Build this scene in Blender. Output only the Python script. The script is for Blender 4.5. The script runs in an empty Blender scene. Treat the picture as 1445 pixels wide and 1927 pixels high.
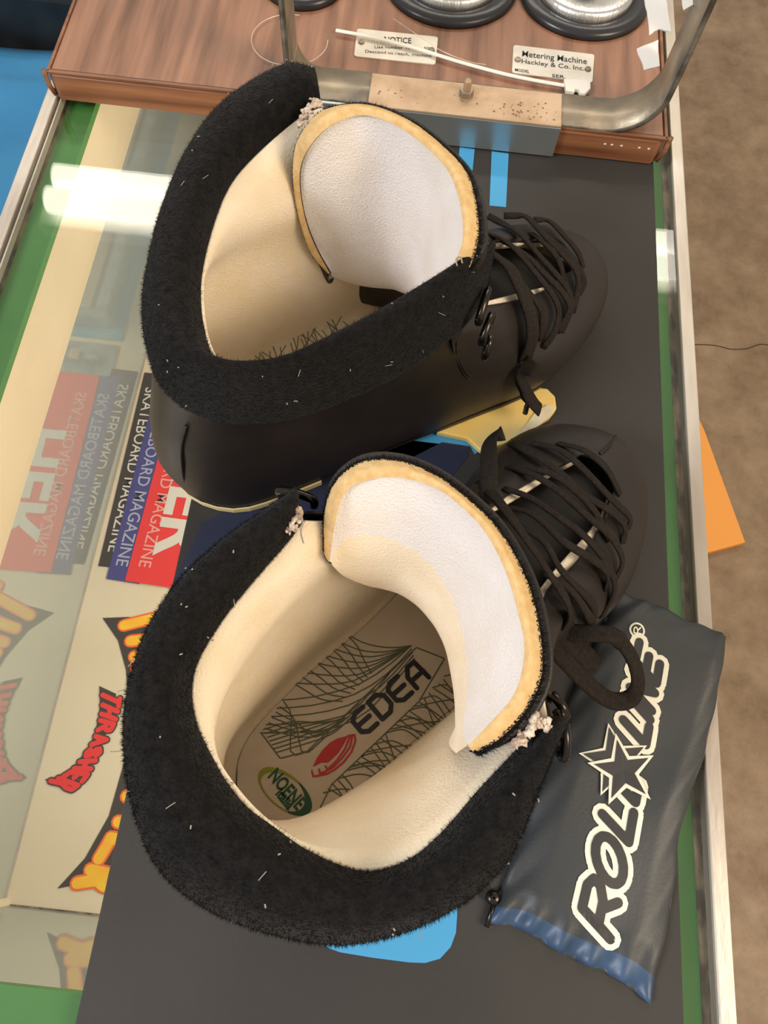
import bpy, bmesh, math, random
from mathutils import Vector, Matrix
from mathutils.bvhtree import BVHTree
random.seed(7)
S = bpy.context.scene
C = S.collection
# ------------------------------------------------------------------ camera
FPX, CX, CY, TILT, ROLL, H = 1450.0, 722.5, 963.5, math.radians(22.3), math.radians(6.26), 0.41
cam = bpy.data.objects.new('camera', bpy.data.cameras.new('camera')); C.objects.link(cam); S.camera = cam
cam.data.sensor_fit = 'VERTICAL'; cam.data.sensor_height = 24.0; cam.data.lens = 24.0*FPX/1927.0
cam.data.clip_start = .01
RM = Matrix.Rotation(TILT, 3, 'X') @ Matrix.Rotation(ROLL, 3, 'Z')
cam.matrix_world = Matrix.Translation((0, 0, H)) @ RM.to_4x4()
def P(u, v, z=0.0):                       # survey helper: photo direction met with the height z above the counter top
    d = RM @ Vector(((u-CX)/FPX, -(v-CY)/FPX, -1)); k = (z-H)/d.z
    return Vector((d.x*k, d.y*k, z))
# ------------------------------------------------------------------ light
S.view_settings.view_transform = 'Standard'; S.view_settings.look = 'None'
S.view_settings.gamma = 1; S.view_settings.use_curve_mapping = False
S.view_settings.exposure = 0.66
W = bpy.data.worlds.new('world'); S.world = W; W.use_nodes = True
W.node_tree.nodes['Background'].inputs[0].default_value = (1.0, .9, .78, 1)
W.node_tree.nodes['Background'].inputs[1].default_value = 0.34
def area(name, loc, target, sx, sy, power, col):
    l = bpy.data.lights.new(name, 'AREA'); l.shape = 'RECTANGLE'; l.size = sx; l.size_y = sy; l.energy = power; l.color = col
    o = bpy.data.objects.new(name, l); C.objects.link(o); o.location = loc
    o.rotation_euler = (Vector(target)-Vector(loc)).to_track_quat('-Z', 'Y').to_euler(); return o
area('window_light', (-1.9, -1.0, 1.9), (0, .1, .1), .8, .8, 38, (.90, .93, 1.0))
dl = area('added_case_fill', (.140, .30, -.035), (0, 0, 0), .02, .75, 1.45, (1.0, .92, .76)); dl.rotation_euler = (0, math.radians(48), 0)  # unseen fill light added inside the case to brighten the shelf
area('shop_light', (1.9, -.7, 1.9), (0, .1, .1), .9, 1.4, 34, (1.0, .82, .60))

# ------------------------------------------------------------------ materials
def mat(name, col, rough=.5, metal=0, col2=None, nscale=40, bump=0, bscale=200, stretch=None, sheen=0, spec=.5, mix=(.35, .65), detail=4, coords='Object'):
    m = bpy.data.materials.new(name); m.use_nodes = True; n = m.node_tree.nodes; l = m.node_tree.links
    b = n['Principled BSDF']; b.inputs['Base Color'].default_value = (*col, 1); b.inputs['Roughness'].default_value = rough
    b.inputs['Metallic'].default_value = metal; b.inputs['Specular IOR Level'].default_value = spec
    if sheen: b.inputs['Sheen Weight'].default_value = sheen; b.inputs['Sheen Roughness'].default_value = .5
    tc = n.new('ShaderNodeTexCoord'); mp = n.new('ShaderNodeMapping'); l.new(tc.outputs[coords], mp.inputs[0])
    if stretch: mp.inputs['Scale'].default_value = stretch
    if col2:
        t = n.new('ShaderNodeTexNoise'); t.inputs['Scale'].default_value = nscale; t.inputs['Detail'].default_value = detail; l.new(mp.outputs[0], t.inputs[0])
        r = n.new('ShaderNodeValToRGB'); r.color_ramp.elements[0].position = mix[0]; r.color_ramp.elements[1].position = mix[1]
        r.color_ramp.elements[0].color = (*col, 1); r.color_ramp.elements[1].color = (*col2, 1)
        l.new(t.outputs[0], r.inputs[0]); l.new(r.outputs[0], b.inputs['Base Color'])
    if bump:
        t = n.new('ShaderNodeTexNoise'); t.inputs['Scale'].default_value = bscale; t.inputs['Detail'].default_value = 3; l.new(mp.outputs[0], t.inputs[0])
        q = n.new('ShaderNodeBump'); q.inputs['Strength'].default_value = bump; q.inputs['Distance'].default_value = .001
        l.new(t.outputs[0], q.inputs['Height']); l.new(q.outputs[0], b.inputs['Normal'])
    return m
def glassmat(name, tint, gloss=1.0):
    m = bpy.data.materials.new(name); m.use_nodes = True; n = m.node_tree.nodes; l = m.node_tree.links; n.clear()
    o = n.new('ShaderNodeOutputMaterial'); mx = n.new('ShaderNodeMixShader'); t = n.new('ShaderNodeBsdfTransparent'); g = n.new('ShaderNodeBsdfGlossy')
    f = n.new('ShaderNodeFresnel'); ge = n.new('ShaderNodeNewGeometry'); ma = n.new('ShaderNodeMath'); ma.operation = 'MULTIPLY_ADD'; ma.inputs[1].default_value = 1/1.5-1.5; ma.inputs[2].default_value = 1.5; l.new(ge.outputs['Backfacing'], ma.inputs[0]); l.new(ma.outputs[0], f.inputs[0]); f.inputs[0].default_value = 1.5; g.inputs['Roughness'].default_value = .015
    t.inputs[0].default_value = (*tint, 1); l.new(f.outputs[0], mx.inputs[0]); l.new(t.outputs[0], mx.inputs[1]); l.new(g.outputs[0], mx.inputs[2]); l.new(mx.outputs[0], o.inputs[0])
    return m
M = {}
M['leather'] = mat('black_leather', (.014, .0105, .0085), .5, col2=(.022, .016, .013), nscale=25, bump=.15, bscale=900)
M['plush'] = mat('black_plush', (.0065, .0062, .0065), .95, col2=(.013, .012, .012), nscale=300, bump=.8, bscale=900, sheen=.06, spec=.1)
M['hair'] = mat('plush_fibre', (.011, .0105, .011), .9, spec=.1)
M['lint'] = mat('lint', (.30, .26, .2), .9)
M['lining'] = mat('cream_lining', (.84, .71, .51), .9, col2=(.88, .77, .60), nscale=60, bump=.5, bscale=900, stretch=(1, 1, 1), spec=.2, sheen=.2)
M['white'] = mat('white_terry', (.78, .72, .67), .92, col2=(.83, .79, .77), nscale=45, bump=.6, bscale=1100, spec=.2, sheen=.2)
M['beige'] = mat('beige_suede', (.62, .40, .17), .9, col2=(.70, .50, .25), nscale=300, bump=.4, bscale=900, spec=.15)
M['insole'] = mat('insole_cloth', (.70, .60, .47), .8, col2=(.74, .65, .53), nscale=80)
M['mesh'] = mat('insole_print_green', (.13, .14, .085), .7)
M['black'] = mat('black_print', (.012, .012, .012), .5)
M['red'] = mat('red_print', (.60, .02, .02), .5)
M['green_d'] = mat('green_print', (.01, .09, .035), .5)
M['green_y'] = mat('yellowgreen_print', (.30, .32, .02), .5)
M['lace'] = mat('lace_cotton', (.016, .012, .010), .85, col2=(.026, .020, .016), nscale=500, bump=.6, bscale=1500, spec=.2)
M['facing'] = mat('pale_facing', (.42, .36, .26), .8, col2=(.10, .085, .065), nscale=60, mix=(.45, .6))
M['throat'] = mat('tongue_leather', (.010, .008, .007), .5)
M['hook'] = mat('gunmetal', (.05, .045, .04), .22, .9)
M['cream'] = mat('cream_sole', (.80, .62, .28), .5, col2=(.84, .70, .38), nscale=30)
M['fray'] = mat('frayed_foam', (.78, .68, .55), .95, col2=(.5, .33, .24), nscale=300, bump=1, bscale=800)
M['yellow'] = mat('yellow_foam', (.92, .62, .16), .5, col2=(.92, .72, .30), nscale=25)
M['torn'] = mat('torn_white_foam', (.85, .78, .6), .8, col2=(.7, .6, .4), nscale=80)
M['mat'] = mat('mat_rubber', (.031, .028, .026), .62, col2=(.038, .035, .032), nscale=12, bump=.25, bscale=2500, spec=.4)
M['matblue'] = mat('mat_blue_print', (.055, .33, .62), .6)
M['darkblue'] = mat('mat_navy_print', (.012, .018, .05), .6)
M['rail'] = mat('brushed_rail', (.46, .40, .34), .4, .4, col2=(.68, .62, .54), nscale=30, stretch=(1, .25, 1), bump=.3, bscale=300)
M['gap'] = mat('rail_gap_grime', (.05, .04, .03), .6, col2=(.28, .22, .14), nscale=60, stretch=(3, 1, 1))
M['green'] = mat('green_felt', (.030, .150, .028), .6, col2=(.060, .24, .050), nscale=9, mix=(.3, .7))
M['apron'] = mat('cream_paint', (.66, .56, .38), .5, col2=(.72, .62, .44), nscale=6)
M['shelf'] = mat('shelf_paint', (.72, .62, .47), .5, col2=(.77, .68, .54), nscale=8)
M['glass'] = glassmat('counter_glass', (.98, .98, .96))
M['case'] = mat('case_panel', (.45, .4, .33), .5)
M['wood'] = mat('walnut_vinyl', (.12, .048, .024), .40, col2=(.34, .165, .095), nscale=110, stretch=(1, .07, 1), detail=6, mix=(.25, .68), bump=.1, bscale=200)
M['woodf'] = mat('walnut_vinyl_edge', (.13, .045, .018), .38, col2=(.33, .14, .062), nscale=100, stretch=(.07, 1, 1.6), detail=8, mix=(.3, .72))
M['dark'] = mat('dark_edge', (.05, .025, .015), .6)
M['bronze'] = mat('worn_brass_plate', (.42, .28, .17), .5, .4, col2=(.58, .42, .28), nscale=35, bump=.2, bscale=300)
M['spots'] = mat('rust_spots', (.22, .10, .04), .7)
M['steel'] = mat('worn_steel', (.22, .19, .15), .45, .6, col2=(.42, .35, .25), nscale=40, bump=.3, bscale=200)
M['steeld'] = mat('dark_steel_edge', (.10, .09, .07), .5, .6, col2=(.28, .25, .20), nscale=90)
M['bluesteel'] = mat('polished_steel', (.50, .52, .50), .3, .8, col2=(.40, .44, .44), nscale=14)
M['spool'] = mat('black_plastic', (.022, .022, .025), .28)
M['wire'] = mat('brushed_aluminium', (.75, .73, .70), .28, .95, bump=.4, bscale=120, stretch=(8, 1, 1))
M['plate'] = mat('aluminium_nameplate', (.62, .57, .48), .4, .3, col2=(.75, .70, .6), nscale=50)
M['zip'] = mat('nylon_tie', (.80, .76, .68), .4)
M['tape'] = mat('white_tape', (.82, .80, .76), .5)
M['line'] = mat('clear_line', (.72, .62, .52), .2)
M['floor'] = mat('concrete', (.18, .115, .066), .7, col2=(.33, .235, .15), nscale=11, detail=16, mix=(.34, .66), bump=.6, bscale=60)
M['orange'] = mat('orange_paper', (.86, .36, .07), .6)
M['bluecloth'] = mat('blue_cloth', (.035, .20, .40), .9, col2=(.055, .26, .48), nscale=6, bump=.4, bscale=500)
M['blackbag'] = mat('black_gloss', (.006, .006, .007), .5, col2=(.018, .022, .024), nscale=14)
M['bag'] = mat('grey_pouch_plastic', (.030, .034, .037), .48, col2=(.040, .044, .047), nscale=14, bump=.1, bscale=600, spec=.55)
M['bagblue'] = mat('blue_pouch_plastic', (.028, .060, .12), .42, col2=(.05, .10, .19), nscale=40)
M['ink'] = mat('ivory_ink', (.86, .83, .68), .5)
M['bagdark'] = mat('dark_ink', (.030, .030, .032), .5)
M['sblack'] = mat('sticker_black', (.03, .024, .022), .35)
M['sblue'] = mat('sticker_blue', (.045, .045, .26), .35)
M['sred'] = mat('sticker_red', (.82, .02, .025), .35)
M['swhite'] = mat('sticker_white', (.72, .70, .68), .4)
M['spink'] = mat('sticker_pink', (.85, .38, .36), .4)
M['slil'] = mat('sticker_lilac', (.42, .45, .62), .4)
M['syel'] = mat('sticker_yellow', (.95, .60, .02), .35, col2=(.95, .42, .01), nscale=45)
M['sor'] = mat('sticker_orange', (.9, .13, .02), .35)
M['pack'] = mat('grey_blister', (.20, .25, .28), .3, col2=(.36, .42, .46), nscale=50)
M['packblue'] = mat('blue_blister', (.12, .34, .52), .3, col2=(.30, .50, .64), nscale=30)
mm = bpy.data.materials.new('smoked_mirror'); mm.use_nodes = True
n = mm.node_tree.nodes; l = mm.node_tree.links; n.clear()
o_ = n.new('ShaderNodeOutputMaterial'); x_ = n.new('ShaderNodeMixShader'); d_ = n.new('ShaderNodeBsdfDiffuse'); g_ = n.new('ShaderNodeBsdfGlossy')
d_.inputs[0].default_value = (.34, .38, .37, 1); g_.inputs[0].default_value = (.85, .9, .9, 1); g_.inputs['Roughness'].default_value = .03; x_.inputs[0].default_value = .42
l.new(d_.outputs[0], x_.inputs[1]); l.new(g_.outputs[0], x_.inputs[2]); l.new(x_.outputs[0], o_.inputs[0]); M['mirror'] = mm
em = bpy.data.materials.new('fluorescent_glow'); em.use_nodes = True
b = em.node_tree.nodes['Principled BSDF']; b.inputs['Emission Color'].default_value = (1, .93, .80, 1); b.inputs['Emission Strength'].default_value = 7
M['tube'] = em

# ------------------------------------------------------------------ mesh helpers
def link(name, me, m, parent=None, smooth=False, mats=None):
    o = bpy.data.objects.new(name, me); C.objects.link(o)
    for x in (mats or [m]): me.materials.append(M[x] if isinstance(x, str) else x)
    if smooth:
        for p in me.polygons: p.use_smooth = True
    if parent: o.parent = parent
    return o
def woff(o):
    p = Vector((0, 0, 0))
    while o: p += Vector(o.location); o = o.parent
    return p
def raw(name, v, f, m, parent=None, smooth=False, mats=None, mi=None, solid=0, off=-1, sub=0, bev=0):
    me = bpy.data.meshes.new(name); off3 = woff(parent)
    me.from_pydata([tuple(Vector(p)-off3) for p in v], [], f); me.update()
    bm = bmesh.new(); bm.from_mesh(me); bmesh.ops.recalc_face_normals(bm, faces=bm.faces); bm.to_mesh(me); bm.free()
    if mi:
        for p, k in zip(me.polygons, mi): p.material_index = k
    o = link(name, me, m, parent, smooth, mats)
    if bev: q = o.modifiers.new('b', 'BEVEL'); q.width = bev; q.segments = 3; q.limit_method = 'ANGLE'
    if solid: q = o.modifiers.new('s', 'SOLIDIFY'); q.thickness = solid; q.offset = off
    if sub: q = o.modifiers.new('u', 'SUBSURF'); q.levels = q.render_levels = sub
    return o
def thing(name, label, cat, loc=(0, 0, 0), group=None):
    o = bpy.data.objects.new(name, None); C.objects.link(o); o.location = loc; o.empty_display_size = .02
    o['label'] = label; o['category'] = cat
    if group: o['group'] = group
    return o
def tag(o, label, cat, group=None):
    o['label'] = label; o['category'] = cat
    if group: o['group'] = group
    return o
def box(x0, x1, y0, y1, z0, z1):
    v = [(x, y, z) for z in (z0, z1) for y in (y0, y1) for x in (x0, x1)]
    return v, [(0, 2, 3, 1), (4, 5, 7, 6), (0, 1, 5, 4), (2, 6, 7, 3), (0, 4, 6, 2), (1, 3, 7, 5)]
def boxo(name, dims, m, parent=None, bev=0):
    v, f = box(*dims); return raw(name, v, f, m, parent, bev=bev)
def prism(poly, z0, z1):
    n = len(poly); v = [(p[0], p[1], z0) for p in poly]+[(p[0], p[1], z1) for p in poly]
    return v, [tuple(range(n))[::-1], tuple(range(n, 2*n))]+[(i, (i+1) % n, n+(i+1) % n, n+i) for i in range(n)]
def cat(p, t):                              # Catmull-Rom through list p at t in [0, len-1]
    n = len(p); i = min(int(t), n-2); u = t-i
    a = p[i-1] if i > 0 else p[0]*2-p[1]; b = p[i]; c = p[i+1]; d = p[i+2] if i+2 < n else p[-1]*2-p[-2]
    return .5*((2*b)+(c-a)*u+(2*a-5*b+4*c-d)*u*u+(3*b-a-3*c+d)*u*u*u)
def smoothline(p, n):
    p = [Vector(q) for q in p]; return [cat(p, (len(p)-1)*i/(n-1)) for i in range(n)]
def catc(p, t):                              # closed
    n = len(p); i = int(t) % n; u = t-int(t); a, b, c, d = p[i-1], p[i], p[(i+1) % n], p[(i+2) % n]
    return .5*((2*b)+(c-a)*u+(2*a-5*b+4*c-d)*u*u+(3*b-a-3*c+d)*u*u*u)
def grid(rows, closed=False):
    nr, nc = len(rows), len(rows[0]); v = [p for r in rows for p in r]; f = []
    for i in range(nr-1):
        for j in range(nc if closed else nc-1):
            k = (j+1) % nc; f.append((i*nc+j, i*nc+k, (i+1)*nc+k, (i+1)*nc+j))
    return v, f
def densify(rows, nr):
    nc = len(rows[0]); cols = [[Vector(r[j]) for r in rows] for j in range(nc)]
    return [[cat(cols[j], (len(rows)-1)*i/(nr-1)) for j in range(nc)] for i in range(nr)]
def tube(pts, r, seg=8, taper=None):
    v = []; f = []; n = len(pts)
    up = Vector((0, 0, 1))
    for i, p in enumerate(pts):
        t = (pts[min(i+1, n-1)]-pts[max(i-1, 0)]).normalized(); a = t.cross(up)
        if a.length < .1: a = t.cross(Vector((0, 1, 0)))
        a.normalize(); b = a.cross(t); rr = r*(taper[i] if taper else 1)
        for k in range(seg):
            w = 2*math.pi*k/seg; v.append(p+(a*math.cos(w)+b*math.sin(w))*rr)
    for i in range(n-1):
        for k in range(seg): f.append((i*seg+k, i*seg+(k+1) % seg, (i+1)*seg+(k+1) % seg, (i+1)*seg+k))
    f.append(tuple(range(seg))[::-1]); f.append(tuple(range((n-1)*seg, n*seg)))
    return v, f
def ribbon(pts, nrm, w, t):                  # flat woven band with real thickness
    v = []; f = []; n = len(pts)
    for i, p in enumerate(pts):
        d = (pts[min(i+1, n-1)]-pts[max(i-1, 0)]).normalized(); nn = nrm[i].normalized(); s = d.cross(nn).normalized(); nn = s.cross(d)
        for a, b in ((-.5, -.25), (-.3, -.5), (.3, -.5), (.5, -.25), (.5, .25), (.3, .5), (-.3, .5), (-.5, .25)): v.append(p+s*a*w+nn*b*t)
    for i in range(n-1):
        for k in range(8): f.append((i*8+k, i*8+(k+1) % 8, (i+1)*8+(k+1) % 8, (i+1)*8+k))
    f.append(tuple(range(8))[::-1]); f.append(tuple(range((n-1)*8, n*8)))
    return v, f
def merge(parts):
    V = []; F = []
    for v, f in parts:
        k = len(V); V += list(v); F += [tuple(i+k for i in q) for q in f]
    return V, F
def lathe(prof, c, seg=48, ax='z'):
    rows = [[Vector((c[0]+r*math.cos(2*math.pi*k/seg), c[1]+r*math.sin(2*math.pi*k/seg), c[2]+z)) for k in range(seg)] for r, z in prof]
    return grid(rows, True)
def stroke2d(line, w, close=False):         # a thick round-jointed 2D stroke as flat pieces
    out = []; pts = [Vector(p) for p in line]
    if close: pts.append(pts[0])
    for a, b in zip(pts, pts[1:]):
        d = (b-a)
        if d.length < 1e-9: continue
        d.normalize(); s = Vector((-d.y, d.x))*w/2; out.append([a-s, b-s, b+s, a+s])
    for p in pts: out.append([p+Vector((math.cos(k*math.pi/5), math.sin(k*math.pi/5)))*w/2 for k in range(10)])
    return out
def lay(name, polys, f3, m, parent=None, h=.0003):  # 2D polygons laid on a surface given by f3(x,y,h)
    V = []; F = []
    for qi, q in enumerate(polys):
        k = len(V); n = len(q)
        V += [f3(p[0], p[1], h+(qi % 60)*2.5e-6) for p in q]; F.append(tuple(range(k, k+n)))
    me = bpy.data.meshes.new(name); off3 = woff(parent)
    me.from_pydata([tuple(Vector(p)-off3) for p in V], [], F); me.update()
    bm = bmesh.new(); bm.from_mesh(me)
    for q in bm.faces:
        q.normal_update()
        if q.normal.z < 0: q.normal_flip()
    bm.to_mesh(me); bm.free()
    return link(name, me, m, parent)
def text(name, body, f3, size, m, parent=None, bold=0.0, h=.0003, align='LEFT', xs=1.0):
    cu = bpy.data.curves.new(name, 'FONT'); cu.body = body; cu.size = 1; cu.offset = bold; cu.align_x = align; cu.resolution_u = 3
    t = bpy.data.objects.new(name, cu); C.objects.link(t); bpy.context.view_layer.update()
    me = bpy.data.meshes.new_from_object(t.evaluated_get(bpy.context.evaluated_depsgraph_get()))
    bpy.data.objects.remove(t); me.name = name
    off3 = woff(parent); me.materials.clear()
    for v in me.vertices: v.co = Vector(f3(v.co.x*size*xs, v.co.y*size, h))-off3
    me.update(); return link(name, me, m, parent)
def plane_map(a, b, upsign=1, shear=0):      # text baseline from a to b; y to its left; returns f3 and length
    a = Vector(a); b = Vector(b); d = (b-a); L = d.length; d.normalize(); u = Vector((-d.y, d.x, 0))*upsign
    return (lambda x, y, h: a+d*(x+y*shear)+u*y+Vector((0, 0, h))), L
def jag(poly, amp, n=6):
    out = []
    for i in range(len(poly)):
        a, b = Vector(poly[i]), Vector(poly[(i+1) % len(poly)])
        for k in range(n): out.append(a.lerp(b, k/n)+Vector((random.uniform(-amp, amp), random.uniform(-amp, amp), 0)[:len(a)]))
    return out

# ------------------------------------------------------------------ setting: floor
fl = boxo('floor', (-3, 4, -2.5, 5, -1.0, -.95), 'floor'); fl['kind'] = 'structure'
ck = [P(u, v, -.9495) for u, v in [(1300, 648), (1345, 650), (1375, 657), (1405, 656), (1430, 648), (1460, 650), (1500, 640)]]
M['floor'].node_tree.nodes['Noise Texture'].inputs['Roughness'].default_value = .72
cr = raw('floor_crack_1', *tube(smoothline(ck, 40), .0010, 5), 'dark'); cr['kind'] = 'structure'  # thin dark line for the crack in the concrete

# ------------------------------------------------------------------ display case
XL, XR, YN, YF, ZS = -.2685, .1735, -.086, .95, -.292
case = thing('display_case', 'glass topped display case with green border strip under the skate boots', 'display case', (-.05, .3, -.95))
boxo('glass_top', (-.2652, .1779, -.13, YF, -.006, 0), 'glass', case)
v, f = merge([box(-.2605, -.2415, -.128, YF, -.0125, -.0065), box(.150, .1735, -.128, YF, -.0125, -.0065), box(-.2415, .150, -.128, -.083, -.0125, -.0065)])
raw('green_border', v, f, 'green', case)
boxo('edge_rail', (-.2735, -.2652, -.14, YF, -.02, .0025), 'rail', case, .0008)
boxo('edge_rail', (.1779, .1862, -.14, YF, -.02, .0025), 'rail', case, .0008)
boxo('edge_rail', (-.2735, .1862, -.148, -.140, -.02, .0025), 'rail', case, .0008)
boxo('glazing_channel', (-.2652, -.2605, -.13, YF, -.018, -.0062), 'gap', case)
boxo('glazing_channel', (.1735, .1779, -.13, YF, -.018, -.0062), 'gap', case)
boxo('glass_lip', (-.2628, -.2618, -.13, YF, -.004, .0012), 'rail', case)
# cream apron with a rounded face
ap = [(-.2415, -.0125), (-.2450, -.03), (-.2500, -.05), (-.2555, -.075), (-.2625, -.105), (-.2680, -.1245), (-.2720, -.1245), (-.2720, -.0125)]
rows = [[Vector((x, y, z)) for x, z in ap] for y in (YN, YF)]
raw('apron_board', *grid(rows, True), 'apron', case, smooth=False)
boxo('mirror_panel', (-.2720, XL, YN, YF, ZS, -.1245), 'mirror', case)
boxo('mirror_panel', (XL, XR, YN-.004, YN, ZS, -.013), 'mirror', case)
boxo('display_shelf', (XL-.004, XR+.004, YN-.004, YF, ZS-.01, ZS), 'shelf', case)
v, f = tube([Vector((XL+.001, YN+.001, ZS)), Vector((XL+.001, YN+.001, -.02))], .0045, 10); raw('corner_post', v, f, 'apron', case)
boxo('added_fill_housing', (.1425, .168, -.07, .67, -.034, -.014), 'rail', case, .002)  # unseen box added beside the case fill light
boxo('front_glass', (.170, .174, YN, YF, -.29, -.013), 'glass', case)
boxo('base_cabinet', (-.2725, .178, YN-.004, YF, -.95, ZS-.01), 'case', case)
boxo('glass_edge', (XL, XL+.0012, YN, YF, ZS, ZS+.0016), 'rail', case)
boxo('glass_edge', (XL, XR, YN, YN+.0012, ZS, ZS+.0012), 'gap', case)
boxo('back_panel', (-.2725, .178, YF, YF+.006, -.95, 0), 'case', case)

# ------------------------------------------------------------------ stickers on the shelf
ZK = ZS+.0006
def sheet(name, px, m, label, cat_, group, z=ZK, t=.0004):
    pts = [P(u, v, z) for u, v in px]; c = sum(pts, Vector())/len(pts); o = thing(name, label, cat_, (c.x, c.y, ZS), group)
    raw('sheet', *prism([(p.x, p.y) for p in pts], z-t, z), m, o); return o
G1 = 'magazine stickers lying on the case shelf'
s1 = sheet('magazine_sticker', [(272, 701), (330, 706), (245, 1072), (185, 1065)], 'sblack', 'black skateboard magazine sticker, nearest the mirror of the three strips', 'sticker', G1)
s2 = sheet('magazine_sticker', [(298, 715), (352, 725), (262, 1099), (200, 1089)], 'sblue', 'blue skateboard magazine sticker lying between the black and red ones', 'sticker', G1, ZK+.0005)
s3 = sheet('magazine_sticker', [(341, 700), (460, 715), (365, 1112), (235, 1093)], 'sred', 'red skateboard magazine sticker with large white letters, partly under the mat', 'sticker', G1, ZK+.001)
def side_text(o, a, b, z, m, size=.0165):
    A, B = P(*a, z), P(*b, z); fm, L = plane_map(A, B)
    text('lettering', 'SKATEBOARD MAGAZINE', fm, size, m, o, bold=.004, xs=L/(11.65*size)*1.0, h=.0002)
side_text(s1, (275, 728), (202, 1040), ZK, 'swhite'); side_text(s2, (300, 752), (217, 1066), ZK+.0005, 'slil'); side_text(s3, (341, 758), (260, 1068), ZK+.001, 'spink')
A, B = P(345, 830, ZK+.001), P(282, 1078, ZK+.001); fm, L = plane_map(A, B)
text('lettering', 'HER', fm, .062, 'swhite', s3, bold=.03, xs=L/(2.15*.062), h=.0003)
GLY = {'T': [[(.5, 0), (.5, 1)], [(0, 1), (1, 1)]], 'H': [[(0, 0), (0, 1)], [(1, 0), (1, 1)], [(0, .5), (1, .5)]], 'R': [[(0, 0), (0, 1), (.8, .95), (.9, .7), (.7, .5), (0, .5)], [(.45, .5), (1, 0)]],
       'A': [[(0, 0), (.5, 1), (1, 0)], [(.22, .4), (.78, .4)]], 'S': [[(1, .85), (.6, 1), (.1, .85), (.15, .6), (.85, .42), (.9, .15), (.4, 0), (0, .15)]], 'E': [[(1, 1), (0, 1), (0, 0), (1, 0)], [(0, .5), (.8, .5)]]}
def arc_word(o, word, left, right, layers, z):
    Lc = [P(u, v, z) for u, v in left]; Rc = [P(u, v, z) for u, v in right]; n = len(word)
    def pt(a, b): return cat(Lc, (len(Lc)-1)*a).lerp(cat(Rc, (len(Rc)-1)*a), b)
    for h, (w_, m) in enumerate(layers):
        for i, ch in enumerate(word):
            ps = []
            for st in GLY[ch]:
                for a, b in zip(st, st[1:]):
                    q = [pt((i+.22+.60*(a[0]+(b[0]-a[0])*k/3))/n, .14+.74*(a[1]+(b[1]-a[1])*k/3)) for k in range(4)]
                    ps += stroke2d([(p.x, p.y) for p in q], w_)
            lay('letter' if h == len(layers)-1 else 'letter_outline', ps, lambda x, y, hh: Vector((x, y, z+hh)), m, o, .0002+.0002*h)
s4 = thing('logo_sticker', 'small red lettered curved sticker on the pale shelf', 'sticker', tuple(P(160, 1400, ZS)))
ql = [(187, 1291), (187, 1335), (176, 1385), (152, 1425), (122, 1455), (84, 1467)]; qr = [(232, 1312), (224, 1350), (208, 1385), (190, 1420), (168, 1462), (138, 1496)]
def band(o, a, b, m): raw('sheet', *grid([[P(u, v, ZK) for u, v in a], [P(u, v, ZK) for u, v in b]]), m, o)
qa = smoothline([(a, b, 0) for a, b in ql], 24); qb = smoothline([(a*.3+c*.7, b*.3+d*.7, 0) for (a, b), (c, d) in zip(ql, qr)], 24)
band(s4, [(p.x, p.y) for p in qa], [(p.x, p.y) for p in qb], 'sblack')
arc_word(s4, 'THRASHER', ql, qr, [(.0066, 'sblack'), (.0042, 'sred')], ZK)
s5 = sheet('logo_sticker', [(193, 1163), (240, 1161), (300, 1164), (340, 1190), (330, 1400), (260, 1560), (240, 1650), (210, 1664), (150, 1664), (108, 1672), (160, 1615), (205, 1535), (232, 1440), (243, 1340), (237, 1260), (222, 1205)], 'sblack',
           'large yellow and orange flame lettered sticker, mostly under the mat', 'sticker', None)
arc_word(s5, 'THRASHER', [(205, 1163), (228, 1205), (242, 1260), (248, 1340), (238, 1440), (212, 1535), (170, 1615), (125, 1668)], [(330, 1120), (345, 1190), (350, 1270), (350, 1350), (335, 1460), (310, 1560), (275, 1640), (215, 1680)], [(.0120, 'sor'), (.0088, 'syel')], ZK)
# packs of hardware standing deeper in the case (seen in the mirror)
G3 = 'blister packs on the case shelf'
for k, (x0, y0, w, d, hh, m, lab) in enumerate([(-.240, .450, .12, .15, .025, 'packblue', 'pale blue blister pack on the shelf, seen through the glass beside the mirror'),
                                  (-.238, .405, .10, .038, .015, 'pack', 'small grey blister pack on the shelf in front of the blue one'),
                                  (-.235, .64, .11, .16, .03, 'packblue', 'blue blister pack farthest back, under the wooden machine')]):
    o = thing('blister_pack', lab, 'package', (x0+w/2, y0+d/2, ZS), G3)
    boxo('backing_card', (x0, x0+w, y0, y0+d, ZS+.0002, ZS+.002), m, o); boxo('blister', (x0+.012, x0+w-.012, y0+.012, y0+d-.02, ZS+.002, ZS+hh), 'pack', o, .004)
    boxo('wrench', (x0+.03, x0+.04, y0+.02, y0+d-.03, ZS+hh, ZS+hh+.003), 'rail', o, .001)

# ------------------------------------------------------------------ mat
mt = thing('counter_mat', 'dark grey rubber mat with blue printed shapes lying on the glass counter', 'mat', (.03, .15, 0))
ml = [P(150, 1927), P(168, 1870), P(245, 1553)]
xl0 = -.1103
v, f = prism([(xl0-.0012, -.12), (.161, -.12), (.165, .60), (xl0+.003, .60)], .0003, .003); raw('pad', v, f, 'mat', mt, bev=.0008)
def patch(px, m, nm='blue_print'):
    pts = [P(u, v, .0032) for u, v in px]; raw(nm, *prism([(p.x, p.y) for p in pts], .0031, .00335), m, mt)
patch([(925, 285), (957, 289), (952, 390), (921, 387)], 'matblue'); patch([(865, 277), (893, 281), (889, 322), (860, 320)], 'matblue')
rp = [(560, 1650), (610, 1775), (618, 1784), (640, 1792), (700, 1802), (770, 1811), (800, 1812), (828, 1804), (848, 1782), (858, 1755), (862, 1690), (865, 1600)]
patch(rp, 'matblue'); patch([(700, 900), (760, 800), (860, 805), (905, 845), (893, 855), (885, 840), (832, 832)], 'matblue')
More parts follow.
